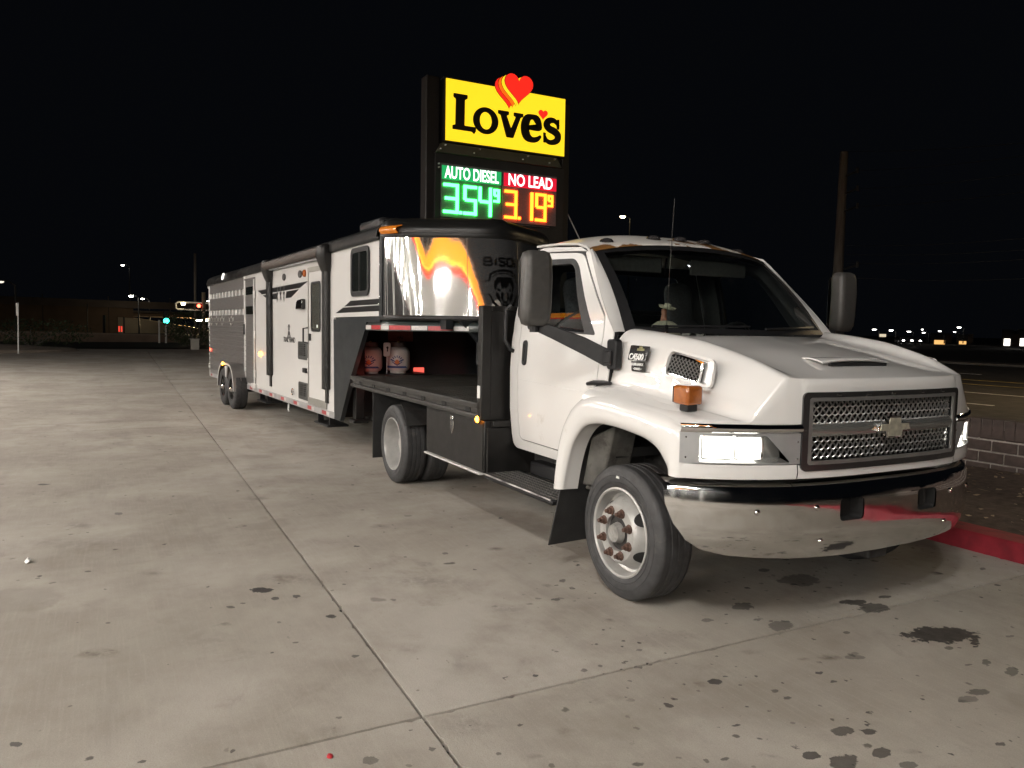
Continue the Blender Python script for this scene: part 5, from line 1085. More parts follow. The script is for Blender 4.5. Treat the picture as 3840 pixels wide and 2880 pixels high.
# ---- gooseneck underframe: wedge, rail with tape, gusset, coupler
WG = [(5.505, 1.700), (7.15, 1.700), (7.15, 1.665), (6.72, 1.665), (6.66, 1.56), (6.19, 1.0), (5.775, .405), (5.54, .405)]
for far in (False, True): side(WG, char, 'gooseneck_wedge', -.05, .006, far=far)
PB2 = [(6.60, VS), (6.9, VS)]+PB[:10]
tb = MB()
def n2(k, z, d=0.): return npt(k, z, d) if k[0] > 7.1 else (k[0], k[1]-d, z)
tb.loft([[n2(k, 1.575, -.04) for k in PB2], [n2(k, 1.575, -.005) for k in PB2], [n2(k, 1.645, -.005) for k in PB2], [n2(k, 1.690, -.05) for k in PB2]], 10, 80)
tb.build('nose_underrail', mat('rail_dark_green', (.035, .045, .043), .3, noise=.15, nscale=5, coat=.3), T, smooth=True, angle=30)
path = catmull([(u, v, 0) for u, v in PB2], 200); cum = [0]
for a, b in zip(path, path[1:]): cum.append(cum[-1]+(b-a).length)
s0 = .10; k = 0
while s0 < 1.62:
    ln = .18 if k % 2 == 0 else .28
    seg = [p for p, c in zip(path, cum) if s0 <= c <= s0+ln]
    if len(seg) > 2:
        MB().grid([[n2((p.x, p.y), z, .003) for p in seg] for z in (1.585, 1.632)]).build('tape_white' if k % 2 == 0 else 'tape_red', tape_white if k % 2 == 0 else tape_red, T, solid=.002, smooth=True)
    s0 += ln; k += 1
MB().prism([(VM-.47, 1.69), (VM+.47, 1.69), (VM+.24, 1.46), (VM+.24, 1.22), (VM-.24, 1.22), (VM-.24, 1.46)], lambda a, b, t: (7.90+t, a, b), -.03, .03).build('gooseneck_head', char, T, bevel=.006)
MB().box(7.83, 7.865, VM-.20, VM+.20, 1.24, 1.70).build('gooseneck_crossbeam', char, T, bevel=.01)
MB().box(7.82, 7.94, VM-.06, VM+.06, 1.09, 1.26).build('coupler', satin, T, bevel=.01)
MB().box(5.9, 7.9, VM-.62, VM-.54, 1.60, 1.70).build('nose_beam', char, T)
MB().box(5.9, 7.9, VM+.54, VM+.62, 1.60, 1.70).build('nose_beam', char, T)
# shelf for the gas cylinders on the front wall, folding steps and jack below
MB().box(5.545, 6.10, .34, 1.35, .985, 1.012).build('gas_shelf', satin, T)
MB().box(5.545, 5.57, .95, 1.30, 1.42, 1.56).build('warning_plate', mat('warning_plate', (.40, .13, .10), .5, noise=.15, nscale=30), T)
text('plate_lettering', 'FIRE', .05, frame_mtx((5.572, 1.12, 1.47), (0, 1, 0), (0, 0, 1)), decal, T, .001)
MB().box(5.545, 5.60, .46, .60, 1.40, 1.58).build('regulator_box', satin, T, bevel=.01)
for u0 in (4.55, 1.05):
    st = MB().box(u0, u0+.62, VS+.02, VS+.32, .245, .275).build('folding_step', black, T, bevel=.008)
    for q in (u0+.04, u0+.56): MB().box(q, q+.03, VS+.06, VS+.14, .27, .42).build('step_bracket', black, st)
MB().tube([(3.15, VS+.04, .42), (3.15, VS+.03, .30), (3.20, VS+.02, .27)], .014, 8).build('drain_pipe', aluwhite, T, smooth=True)
MB().box(2.2, 4.2, .6, 2.0, .26, .42).build('holding_tank', under, T, bevel=.02)
MB().box(-3.5, 5.5, .75, .83, .34, .42).build('chassis_rail', under, T); MB().box(-3.5, 5.5, 1.75, 1.83, .34, .42).build('chassis_rail', under, T)
jk = MB().box(5.95, 6.07, VS+.10, VS+.22, .45, 1.60).box(5.92, 6.10, VS+.06, VS+.26, .40, .45).build('landing_jack', satin, T, bevel=.01)
MB().lathe([(.028, 0), (.026, .012), (.001, .018)], (5.80, VS+.06, .62), (.5, -1, 0), 14).build('wedge_lamp', mat('pale_red_lens', (.45, .18, .15), .3, noise=.1, nscale=30), T)
for u in (5.60, 5.60): pass
MB().lathe([(.035, 0), (.033, .012), (.001, .02)], (5.62, .36, 1.50), (1, 0, 0), 14).build('inner_red_lamp', red_dim, T)
# ---- gas cylinders standing on the shelf
def cylinder(v, name_label, pink):
    c = empty('gas_cylinder', tw(5.82, v, 1.012), TYAW, label=name_label, cat='gas cylinder', group='gas cylinders under the trailer nose')
    wm = mat('cylinder_white', (.72, .69, .65), .45, noise=.06, nscale=9, dirt=((.45, .38, .3), 8., .66))
    MB().lathe([(.105, .0), (.105, .03), (.128, .034), (.148, .06), (.153, .09), (.153, .245), (.148, .285), (.125, .325), (.085, .348), (.04, .355), (.001, .356)], (0, 0, 0), (0, 0, 1), 40).build('tank', wm, c, smooth=True)
    MB().lathe([(.098, .338), (.100, .345), (.100, .40), (.094, .402)], (0, 0, 0), (0, 0, 1), 30).build('collar', mat('collar_grey', (.10, .095, .09), .5, noise=.2, nscale=20), c, smooth=True)
    MB().tube([(0, 0, .35), (0, 0, .41)], .018, 10).tube([(0, 0, .405), (.06, -.02, .41)], .012, 8).build('valve', mat('brass', (.5, .36, .12), .35, metal=1, noise=.1, nscale=20), c, smooth=True)
    blue = mat('label_blue', (.05, .09, .25), .5, noise=.1, nscale=20); orange = mat('label_orange', (.75, .22, .06), .5, noise=.1, nscale=20)
    def wrap(poly, m, nm, d=.0015):
        pts = []
        for (a, b), (e, f) in zip(poly, poly[1:]+poly[:1]):
            k = max(1, int(abs(e-a)/.03)+1); pts += [(a+(e-a)*i/k, b+(f-b)*i/k) for i in range(k)]
        panel(nm, pts, [], lambda a, b: ((.153+d)*math.cos(a/.153-.55), (.153+d)*math.sin(a/.153-.55), b), m, c, xcuts=[-.2+.02*k for k in range(21)], solid=.001, smooth=False)
    wrap([(-.20, .070), (.16, .070), (.13, .095), (-.20, .098)], blue, 'label_band')
    wrap([(-.03, .12), (.0, .11), (.05, .12), (.035, .165), (.01, .185), (-.015, .165)], orange, 'label_flame', .002)
    for k in range(7):
        g = math.radians(20+23*k); a0, b0 = .01+.055*math.cos(g), .15+.055*math.sin(g); a1, b1 = .01+.085*math.cos(g), .15+.085*math.sin(g); q = .006
        wrap([(a0-q*math.sin(g), b0+q*math.cos(g)), (a1-q*math.sin(g), b1+q*math.cos(g)), (a1+q*math.sin(g), b1-q*math.cos(g)), (a0+q*math.sin(g), b0-q*math.cos(g))], blue, 'label_ray', .002)
    wrap([(-.08, .175), (-.02, .15), (-.015, .162), (-.07, .19)], blue, 'label_stroke', .003); wrap([(.10, .175), (.04, .15), (.035, .162), (.09, .19)], blue, 'label_stroke', .003)
    wrap([(-.06, .15), (.012, .100), (.08, .15), (.075, .158), (.012, .115), (-.055, .158)], blue, 'label_chevron', .003)
    return c
cylinder(.60, 'white gas cylinder nearer the dark wedge panel, left of the lock', True)
cylinder(.985, 'white gas cylinder right of the upright lock, towards the truck cab', False)
lk = MB().prism(rrect(-.045, .045, .22, .40, .02), lambda a, b, t: (t, a, b), 0, .03); lk.tube([(.015, 0, .23), (.015, 0, .0)], .006, 6)
lo = lk.build('cylinder_lock', sticker, None, bevel=.005); lo.location = tw(5.90, .79, 1.012); lo.rotation_euler = (0, 0, TYAW)
tag(lo, 'white lock plate with keyhole on a rod between the gas cylinders', 'lock')
kh = MB().lathe([(.016, 0), (.001, .001)], (.0325, 0, .335), (1, 0, 0), 14).box(.0305, .0335, -.007, .007, .285, .33).build('keyhole', dark, lo)

_p = at_plane(1582.8, 1393.7, 0, -6.10); _q = _p-tw(0, 0, 0)
_u = _q.x*math.cos(TYAW)+_q.y*math.sin(TYAW); _v = -_q.x*math.sin(TYAW)+_q.y*math.cos(TYAW)
MB().box(5.545, 5.575, _v-.075, _v+.075, _p.z-.05, _p.z+.05).build('square_lamp', mat('square_red_lamp', (.6, .08, .06), .3, noise=.1, nscale=40, emit=(1, .13, .09), estr=1.1), T, bevel=.006)
# ------------------------------------------------------------------ roadside price sign, its face looks along +x
SX = -13.0
sign = empty('price_sign', (SX, 4.03, 0), label='tall lit yellow sign with heart and fuel prices behind the trailer', cat='sign')
def SP(name, b_, m, **k):
    b_.v = [(x-SX, y-4.03, z) for x, y, z in b_.v]; return b_.build(name, m, sign, **k)
def face(poly, name, m, t0, t1, **k): return SP(name, MB().prism(poly, lambda a, b, t: (SX+t, a, b), t0, t1), m, **k)
post_m = mat('sign_post', (.014, .012, .011), .5, noise=.2, nscale=3)
cabm = mat('sign_cabinet', (.018, .018, .018), .55, noise=.2, nscale=4)
facem = mat('led_panel_face', (.12, .12, .12), .6, noise=.2, nscale=30)
SP('sign_post', MB().box(SX-.45, SX-.10, 3.86, 4.19, 0, 7.35), post_m, bevel=.02)
SP('sign_post', MB().box(SX-.45, SX-.10, 7.50, 7.72, 0, 7.25), post_m, bevel=.02)
SP('logo_cabinet', MB().box(SX-.40, SX-.02, 4.26, 7.54, 5.89, 7.35), cabm)
yel = mat('lit_yellow_face', (.8, .55, .02), .4, noise=.03, nscale=1.5, emit=(1., .68, .018), estr=1.05)
face([(4.30, 5.925), (7.50, 5.925), (7.50, 7.315), (4.30, 7.315)], 'yellow_face', yel, -.02, .0)
SP('cap_bar', MB().hexa([(SX-.35, 4.06, 5.62), (SX+.06, 4.06, 5.62), (SX+.06, 7.40, 5.62), (SX-.35, 7.40, 5.62)], [(SX-.35, 4.22, 5.86), (SX-.02, 4.22, 5.86), (SX-.02, 7.30, 5.86), (SX-.35, 7.30, 5.86)]), mat('sign_cap', (.075, .075, .055), .45, noise=.15, nscale=4))
for y_, z_ in ((4.28, 5.80), (4.16, 5.70), (5.15, 5.80), (5.0, 5.70), (6.45, 5.80), (6.3, 5.70), (7.2, 5.80), (7.05, 5.70), (5.5, 4.02), (5.7, 4.03), (5.95, 4.05), (4.12, 5.36), (4.12, 5.28)):
    SP('bolt_head', MB().box(SX+.02, SX+.075, y_-.014, y_+.014, z_-.014, z_+.014), aluwhite)
SP('price_cabinet', MB().box(SX-.38, SX-.03, 4.07, 7.52, 3.75, 5.62), cabm)
for y0, y1 in ((4.20, 5.76), (5.78, 7.30)): face([(y0, 4.18), (y1, 4.18), (y1, 5.40), (y0, 5.40)], 'led_panel', facem, -.03, -.005)
face([(4.2, 4.13), (7.1, 4.13), (7.1, 4.145), (4.2, 4.145)], 'panel_edge', alu, -.03, .03)
# letters of the logo: panel coordinates s 0..1 across, t 0..1 upwards
inkm = mat('sign_letter_brown', (.016, .011, .006), .5, noise=.2, nscale=6)
def LP(poly, name='logo_letter', m=None, t0=.004, t1=.03): return face([(4.30+3.20*a, 5.925+1.39*b) for a, b in poly], name, m or inkm, t0, t1)
def ring(cx, cy, rx, ry, qx, qy, tilt=0., name='logo_letter'):
    O = ellipse(cx, cy, rx, ry, 36); I = ellipse(cx+tilt, cy, qx, qy, 36)
    b_ = MB(); f = lambda a, b, t: (SX+t, 4.30+3.20*a, 5.925+1.39*b)
    vs = [f(a, b, .03) for a, b in O]+[f(a, b, .03) for a, b in I]+[f(a, b, .004) for a, b in O]+[f(a, b, .004) for a, b in I]; n = 36; fs = []
    for i in range(n):
        j = (i+1) % n; fs += [(i, j, n+j, n+i), (2*n+i, 2*n+j, j, i), (n+i, n+j, 3*n+j, 3*n+i)]
    b_.add(vs, fs); return SP(name, b_, inkm)
def rib(pts, hw, name='logo_letter', m=None, n=24):
    c = catmull([(a*3.2, b*1.39, 0) for a, b in pts], n); hs = catmull([(h, 0, 0) for h in hw], n); A, B = [], []
    for i, p in enumerate(c):
        t = (c[min(i+1, n-1)]-c[max(i-1, 0)]).normalized(); q = Vector((-t.y, t.x, 0))*hs[i].x; A.append(((p+q).x/3.2, (p+q).y/1.39)); B.append(((p-q).x/3.2, (p-q).y/1.39))
    return LP(A+B[::-1], name, m)
LP(rounded([(.055, .775), (.165, .775), (.165, .715), (.145, .69), (.143, .27), (.235, .27), (.235, .205), (.222, .155), (.205, .19), (.05, .19), (.05, .255), (.072, .27), (.074, .69), (.055, .715)], .008, 2))
ring(.315, .405, .103, .222, .050, .145)
LP(rounded([(.415, .62), (.505, .62), (.505, .565), (.487, .545), (.525, .34), (.565, .545), (.547, .565), (.547, .62), (.627, .62), (.627, .565), (.605, .545), (.545, .185), (.488, .185), (.437, .545), (.415, .565)], .007, 2))
rib([(.665, .405), (.765, .405), (.768, .47), (.745, .565), (.705, .595), (.662, .55), (.643, .41), (.660, .26), (.705, .205), (.75, .225), (.783, .29)], [.05, .05, .07, .09, .06, .10, .11, .11, .07, .06, .03], n=40)
rib([(.935, .48), (.93, .54), (.895, .592), (.85, .57), (.832, .50), (.855, .44), (.905, .40), (.935, .34), (.925, .25), (.875, .205), (.835, .23), (.818, .30)], [.035, .045, .06, .08, .085, .085, .09, .09, .08, .06, .05, .035], n=44)
LP([(.925, .45), (.945, .45), (.945, .62), (.928, .62)]); LP([(.805, .36), (.826, .36), (.826, .19), (.808, .19)])
def heart(cx, cz, r, n=40):
    out = []
    for k in range(n):
        t = 2*math.pi*k/n; out.append((cx+r*16*math.sin(t)**3/17, cz+r*(13*math.cos(t)-5*math.cos(2*t)-2*math.cos(3*t)-math.cos(4*t))/17))
    return out
redlit = mat('lit_red_heart', (.7, .03, .02), .4, noise=.03, nscale=3, emit=(.92, .022, .012), estr=1.0)
orlit = mat('lit_orange_stripe', (.8, .2, .01), .4, noise=.03, nscale=3, emit=(1., .13, .008), estr=1.0)
yelit = mat('lit_yellow_stripe', (.8, .6, .02), .4, noise=.03, nscale=3, emit=(1., .70, .02), estr=1.0)
rim_m = mat('heart_edge', (.10, .01, .008), .5, noise=.2, nscale=9)
for k, (dx, m_) in enumerate(((-.24, redlit), (-.16, orlit), (-.08, yelit), (0., redlit))):
    c = (6.15+dx, 7.38+dx*.52); r = .42
    face(heart(c[0], c[1], r), 'heart_edge', rim_m, .03+.012*k, .040+.012*k); face(heart(c[0], c[1], r*.968), 'heart_layer', m_, .040+.012*k, .046+.012*k)
face(heart(6.86, 6.86, .135), 'small_heart', redlit, .004, .03)
# label plates
grnlit = mat('lit_green_plate', (.02, .4, .12), .4, noise=.04, nscale=5, emit=(.015, .33, .095), estr=1.0)
rdplate = mat('lit_red_plate', (.5, .01, .03), .4, noise=.04, nscale=5, emit=(.62, .008, .03), estr=1.0)
whlit = emat('lit_white_letters', (1, 1, 1), 1.6)
for y0, y1, m_, s in ((4.215, 5.745, grnlit, 'AUTO DIESEL'), (5.82, 7.285, rdplate, 'NO LEAD')):
    face([(y0, 5.035), (y1, 5.035), (y1, 5.345), (y0, 5.345)], 'product_plate', m_, -.004, .012)
    M_ = frame_mtx((.0145, (y0+y1)/2-4.03, 5.187), (0, 1, 0), (0, 0, 1))
    text('plate_lettering', s, .385, M_, whlit, sign, .002, .60 if 'D' == s[5:6] else .76, bold=.007)
# seven-segment digits
SEG = {'3': 'abgcd', '5': 'afgcd', '4': 'fgbc', '9': 'abfgcd', '1': 'bc'}
gled = emat('green_led', (.05, 1., .13), 9.); rled = emat('red_led', (1., .085, .006), 11.)
def digit(ch, y0, y1, z0, z1, th, m_):
    zm = (z0+z1)/2; h = th/2
    R = dict(a=(y0, y1, z1-th, z1), d=(y0, y1, z0, z0+th), g=(y0+th*.6, y1, zm-h, zm+h), f=(y0, y0+th, zm, z1), b=(y1-th, y1, zm, z1), e=(y0, y0+th, z0, zm), c=(y1-th, y1, z0, zm))
    b_ = MB()
    for s in SEG[ch]: a = R[s]; b_.box(SX+.0+.001*ord(s) % .004, SX+.040+.0007*(ord(s)-96), *a)
    SP('price_digit', b_, m_)
ZD0, ZD1 = 4.265, 4.945
for ch, a, b in (('3', 4.25, 4.63), ('5', 4.76, 5.10), ('4', 5.15, 5.49)): digit(ch, a, b, ZD0, ZD1, .066, gled)
digit('9', 5.54, 5.70, 4.62, 4.93, .05, gled); SP('decimal_point', MB().box(SX, SX+.040, 4.655, 4.725, 4.265, 4.33), gled)
for ch, a, b in (('3', 5.84, 6.18), ('9', 6.69, 7.0)): digit(ch, a, b, ZD0, ZD1, .064, rled)
SP('price_digit', MB().box(SX, SX+.041, 6.555, 6.625, ZD0, ZD1), rled); digit('9', 7.04, 7.19, 4.64, 4.93, .048, rled); SP('decimal_point', MB().box(SX, SX+.040, 6.215, 6.28, 4.265, 4.33), rled)
gw = MB().tube([(SX-.2, 7.72, 4.62), (SX-.2, 10.6, 0.0)], .014, 6).build('guy_wire', aluwhite); tag(gw, 'thin stay wire slanting down from the right post of the price sign', 'wire')
# ------------------------------------------------------------------ fuel canopy beside the forecourt (seen in the chrome and glass)
CX0, CX1, CY0, CY1, CZ = -24.5, 24., -30., -10.0, 5.6
can = empty('fuel_canopy', ((CX0+CX1)/2, (CY0+CY1)/2, 0), label='fuel canopy with red and yellow fascia lit from below, mirrored in the polished nose', cat='canopy')
def CP(name, b_, m, **k):
    b_.v = [(x-(CX0+CX1)/2, y-(CY0+CY1)/2, z) for x, y, z in b_.v]; return b_.build(name, m, can, **k)
CP('canopy_ceiling', MB().box(CX0, CX1, CY0, CY1, CZ, CZ+.12), mat('canopy_white', (.88, .89, .90), .5, noise=.04, nscale=1))
CP('canopy_roof', MB().box(CX0+.1, CX1-.1, CY0+.1, CY1-.1, CZ+.9, CZ+.98), mat('canopy_top', (.4, .4, .4), .6, noise=.1, nscale=2))
fasc = [(CZ+.0, CZ+.24, 'red_band', mat('fascia_red', (.55, .02, .015), .4, noise=.03, nscale=2, emit=(.9, .03, .01), estr=1.6)),
        (CZ+.24, CZ+.36, 'yellow_line', mat('fascia_yellow', (.8, .6, .05), .4, noise=.03, nscale=2, emit=(1., .65, .05), estr=1.7)),
        (CZ+.36, CZ+1.05, 'orange_band', mat('fascia_orange', (.8, .3, .01), .4, noise=.03, nscale=2, emit=(1., .29, .008), estr=1.35)),
        (CZ+1.05, CZ+1.15, 'top_trim', mat('fascia_trim', (.6, .6, .58), .4, noise=.05, nscale=3))]
for z0, z1, nm, m_ in fasc:
    CP(nm, MB().box(CX0-.08, CX1+.08, CY1, CY1+.08, z0, z1).box(CX0-.08, CX1+.08, CY0-.08, CY0, z0, z1).box(CX0-.08, CX0, CY0, CY1, z0, z1).box(CX1, CX1+.08, CY0, CY1, z0, z1), m_)
LAMP = 300.
canlamp = emat('canopy_led', (1., .965, .905), LAMP)
for i in range(11):
    for j in range(4):
        x_ = CX0+2.25+4.4*i; y_ = CY1-1.1-4.8*j
        CP('light_fixture', MB().box(x_-.28, x_+.28, y_-.28, y_+.28, CZ-.06, CZ-.001), aluwhite)
        CP('light_lens', MB().box(x_-.22, x_+.22, y_-.22, y_+.22, CZ-.15, CZ-.061), canlamp)
for x_ in (-19, -7, 6, 19):
    for y_ in (-15, -25): CP('canopy_column', MB().box(x_-.25, x_+.25, y_-.25, y_+.25, 0, CZ), mat('column_white', (.7, .7, .68), .5, noise=.05, nscale=2))
# tall lot lights, unseen, added to brighten the ground, truck and trailer
def added_lot_light(x, y, h, label, s, k=1.):
    e = empty('added_lot_light', (x, y, 0), label=label, cat='light pole', group='lot lights added for illumination')
    lp = mat('lot_pole', (.25, .24, .22), .5, metal=.4, noise=.1, nscale=3)
    MB().tube([(0, 0, 0), (0, 0, h)], [.10, .07], 12).build('pole', lp, e, smooth=True)
    for sx in (-1, 1):
        MB().box(min(0, sx*1.0), max(0, sx*1.0), -.05, .05, h-.05, h+.03).build('arm', lp, e)
        MB().box(sx*1.2-.42, sx*1.2+.42, -.32, .32, h-.04, h+.06).build('lamp_head', lp, e, bevel=.02)
        MB().box(sx*1.2-.36, sx*1.2+.36, -.27, .27, h-.055, h-.041).build('lamp_lens', emat('added_lot_led_%d' % int(s), (1., .965, .905), s), e)
added_lot_light(8.5, -8.6, 11., 'unseen lot light pole added behind the camera to light the truck', 560.)
added_lot_light(-17., -9.2, 11., 'unseen lot light pole added abreast of the trailer to light its side', 300.)
# ------------------------------------------------------------------ far things
poleM = mat('galvanised_pole', (.05, .048, .045), .6, metal=.3, noise=.15, nscale=3)
woodM = mat('weathered_pole', (.15, .13, .112), .85, noise=.25, nscale=2, stretch=(8, 8, .6))
def street_lamp(px, py, dist, label, size=.22, col=(1, .93, .8), s=60., group='street lamps far away'):
    p = at_dist(px, py, dist); d = (CAM-p); d.z = 0; d.normalize()
    side_ = Vector((-d.y, d.x, 0))
    e = empty('street_lamp', (p.x, p.y, 0), label=label, cat='street lamp', group=group)
    b0 = side_*.9-d*.3
    MB().tube([(b0.x, b0.y, 0), (b0.x, b0.y, p.z-.2)], [.11, .07], 8).tube([(b0.x, b0.y, p.z-.25), (b0.x*.5, b0.y*.5, p.z+.08), (0, 0, p.z+.10)], .045, 6).build('pole', poleM, e)
    MB().box(-.30, .30, -.16, .16, p.z+.035, p.z+.13).build('lamp_housing', poleM, e, bevel=.03)
    MB().lathe([(.001, -.12*size/.22), (size*.6, -.10*size/.22), (size, -.02), (size*.9, .02), (.001, .03)], (0, 0, p.z), (0, 0, 1), 14).build('lamp_lens', emat('street_lamp_%d_%d' % (int(s), int(col[2]*100)), col, s), e, smooth=True)
    return e
G = lambda x, y: (x*.36166, 950+y*.36166)
H = lambda x, y: (3000+.60258*x, 500+.60258*y)
street_lamp(2335, 812, 95, 'warm street lamp alone in the black sky right of the price sign', .34, (1, .80, .45), 30)
street_lamp(*G(1272, 122), 130, 'highest street lamp over the overpass at left', .22, (1, .95, .88), 24)
street_lamp(*G(1360, 440), 118, 'left of the two street lamps just above the overpass edge', .28, (1, .93, .8), 60)
street_lamp(*G(1478, 470), 126, 'right of the two street lamps just above the overpass edge', .22, (1, .93, .8), 50)
street_lamp(*G(8, 292), 70, 'street lamp cut by the left edge of the picture', .22, (1, .9, .75), 1.2)
street_lamp(*G(2157, 494), 150, 'tiny street lamp peeping out beside the trailer\'s rear top corner', .2, (1, .95, .9), 25)
far_names = ['leftmost tiny lamp just right of the far mirror', 'second tiny lamp from the far mirror', 'third tiny lamp from the far mirror', 'upper of the close pair of tiny lamps', 'lower of the close pair of tiny lamps', 'faint tiny lamp right of the close pair', 'highest tiny lamp over the hood', 'faint tiny lamp just below the highest one', 'left tiny lamp near the right edge', 'right tiny lamp near the right edge']
for k, (x, y) in enumerate([(462, 1220), (568, 1225), (678, 1233), (762, 1220), (770, 1240), (870, 1230), (990, 1207), (963, 1236), (1272, 1260), (1335, 1265)]):
    street_lamp(*H(x, y), 170+12*(k % 4), far_names[k]+' on the skyline', .40 if k in (0, 1, 2, 6) else .26, (1, .96, .9), 14, 'tiny lamps on the right skyline')
street_lamp(4550, 420, 24, 'street lamp beside the road just right of the picture', .32, (1, .74, .42), 300., 'street lamps along the road')
# far lit shopfront signs and parked cars with lit lamps
def lit_kiosk(px, py, dist, w_, h_, m_, label):
    p = at_dist(px, py, dist); d = CAM-p; ang = math.atan2(d.y, d.x)
    e = empty('roadside_building', (p.x, p.y, 0), ang, label=label, cat='building', group='lit buildings far right')
    MB().box(-6, 0, -w_*1.8, w_*1.8, 0, p.z+h_+1.2).build('wall', mat('far_wall', (.05, .045, .04), .9, noise=.2, nscale=1), e)
    MB().box(-6.3, .3, -w_*1.9, w_*1.9, p.z+h_+1.2, p.z+h_+1.5).build('roof', mat('far_roof', (.03, .03, .03), .9, noise=.2, nscale=1), e)
    MB().box(.01, .06, -w_, w_, p.z-h_, p.z+h_).build('lit_window', m_, e)
    MB().box(.01, .05, w_+.3, w_+1.3, 0, 2.1).build('door', mat('far_door', (.08, .05, .03), .8, noise=.2, nscale=1), e)
wk = emat('shop_light_warm', (1, .55, .18), 1.0); ww = emat('shop_light_white', (1, .93, .82), 4.)
lit_kiosk(*H(868, 1300), 190, 1.0, .45, wk, 'far low building with a dim orange window over the hood')
lit_kiosk(*H(1012, 1303), 200, .7, .35, wk, 'far low building with the fainter orange window')
lit_kiosk(*H(1288, 1300), 150, .42, .55, ww, 'far building with a bright white window near the right edge')
lit_kiosk(*H(1325, 1297), 156, .3, .34, ww, 'far building with a small white window near the right edge')
lit_kiosk(*H(1392, 1300), 150, .5, .6, ww, 'far building with a white window cut by the right edge')
def far_car(px, py, dist, label):
    p = at_dist(px, py, dist); d = CAM-p; ang = math.atan2(d.y, d.x)
    e = empty('parked_car', (p.x, p.y, -.02), ang+.25, label=label, cat='car', group='cars with lit lamps far right')
    MB().loft([[(x, y, z) for x, z in ((0, .35), (.02, .7), (-.9, .95), (-1.5, 1.4), (-3.0, 1.42), (-3.9, 1.0), (-4.3, .9), (-4.35, .35))] for y in (-.88, -.85, .85, .88)], 6, 30).build('body', mat('dark_car', (.03, .03, .035), .3, coat=.5, noise=.1, nscale=3), e, smooth=True, solid=.03)
    for x in (-.85, -3.4):
        for y in (-.86, .70): MB().lathe([(.31, 0), (.31, .16), (.2, .17), (.001, .17)], (x, y, .31), (0, 1, 0), 18).build('wheel', rubber, e)
    for y in (-.6, .6): MB().lathe([(.20, 0), (.18, .04), (.001, .05)], (.0, y, .66), (1, 0, 0), 12).build('headlight', white_on, e)
far_car(*H(668, 1305), 140, 'left of the two far cars whose headlights show above the hood')
far_car(*H(722, 1307), 140, 'right of the two far cars whose headlights show above the hood')
sgp = at_dist(*H(515, 1258), 120); sg = empty('road_sign', (sgp.x, sgp.y, 0), math.atan2((CAM-sgp).y, (CAM-sgp).x), label='small lit rectangular sign just right of the far mirror', cat='sign')
MB().tube([(0, 0, 0), (0, 0, sgp.z)], .06, 8).build('pole', poleM, sg); MB().box(.07, .13, -.42, .42, sgp.z-.2, sgp.z+.2).build('sign_face', emat('pale_sign', (1, .85, .6), .7), sg)
# utility pole with line insulators and wires
PY = 32.; pt = at_plane(*H(275, 115), 1, PY); pbm = at_plane(*H(235, 860), 1, PY)
up = empty('utility_pole', (pbm.x, PY, 0), label='tall bare utility pole rising behind the far mirror', cat='pole')
MB().tube([(0, 0, -.05), (pt.x-pbm.x, 0, pt.z)], [.30, .20], 14).build('shaft', woodM, up, smooth=True)
for k, yy in enumerate((235, 345, 455, 820)):
    q = at_plane(*H(365, yy), 1, PY); x0 = at_plane(*H(275, yy+20), 1, PY)
    MB().tube([(x0.x-pbm.x, 0, q.z-.15), (q.x-pbm.x, -.1, q.z)], .05, 6).tube([(q.x-pbm.x, -.1, q.z-.12), (q.x-pbm.x, -.1, q.z+.16)], .07, 8).build('insulator', poleM, up)
for k, (a, b) in enumerate([((365, 232), (1394, 140)), ((365, 345), (1394, 250)), ((365, 455), (1394, 365)), ((290, 700), (1394, 655)), ((290, 755), (1394, 725)), ((290, 808), (1394, 785)), ((350, 900), (1394, 905)), ((280, 112), (1394, 60))]):
    A = at_plane(*H(*a), 1, PY); B = at_plane(*H(*b), 1, 30.)
    pts = [A.lerp(B, t/8)+Vector((0, 0, -.35*math.sin(math.pi*t/8)*.3)) for t in range(9)]; B2 = A.lerp(B, 1.5); pts.append(B2)
    o = MB().tube(pts, .012, 5).build('overhead_wire', mat('wire', (.07, .07, .068), .5, metal=.5, noise=.1, nscale=5)); o['group'] = 'overhead wires'
    tag(o, ['topmost insulated wire right of the utility pole', 'second insulated wire from the top', 'third insulated wire from the top', 'upper of three close wires', 'middle of three close wires', 'lowest of three close wires', 'lowest wire just above the far mirror', 'static wire leaving the very top of the utility pole'][k], 'wire')
# ------------------------------------------------------------------ overpass and its surroundings at left
OX = -120.
ovm = mat('overpass_tan', (.17, .105, .055), .9, noise=.15, nscale=.6, bump=.2, bscale=3)
def ov(gx, gy, X=OX): return at_plane(*G(gx, gy), 0, X)
a = ov(-300, 440); b = ov(1150, 510); c = ov(3200, 600); tb_ = ov(1380, 520)
op = empty('overpass', (OX, 0, 0), label='tan highway overpass with a retaining wall and bridge girder at far left', cat='overpass')
def OB(name, y0, y1, z0a, z1a, z0b, z1b, x0, x1, m_):
    b_ = MB().hexa([(x0-OX, y0, z0a), (x1-OX, y0, z0a), (x1-OX, y1, z0b), (x0-OX, y1, z0b)], [(x0-OX, y0, z1a), (x1-OX, y0, z1a), (x1-OX, y1, z1b), (x0-OX, y1, z1b)]); return b_.build(name, m_, op)
yl, yr = a.y-60, tb_.y
OB('retaining_wall', yl, yr, 0, a.z+.5, 0, tb_.z, OX-14, OX, ovm)
gb_ = ov(1380, 650).z
OB('bridge_girder', yr, c.y, ov(1380, 600).z-.2, ov(1380, 600).z+.1, ov(1380, 600).z-.5, ov(1380, 600).z-.2, OX-14, OX+.6, mat('girder_brown', (.10, .075, .05), .9, noise=.1, nscale=1))  # girder is a darker brown than the fascia
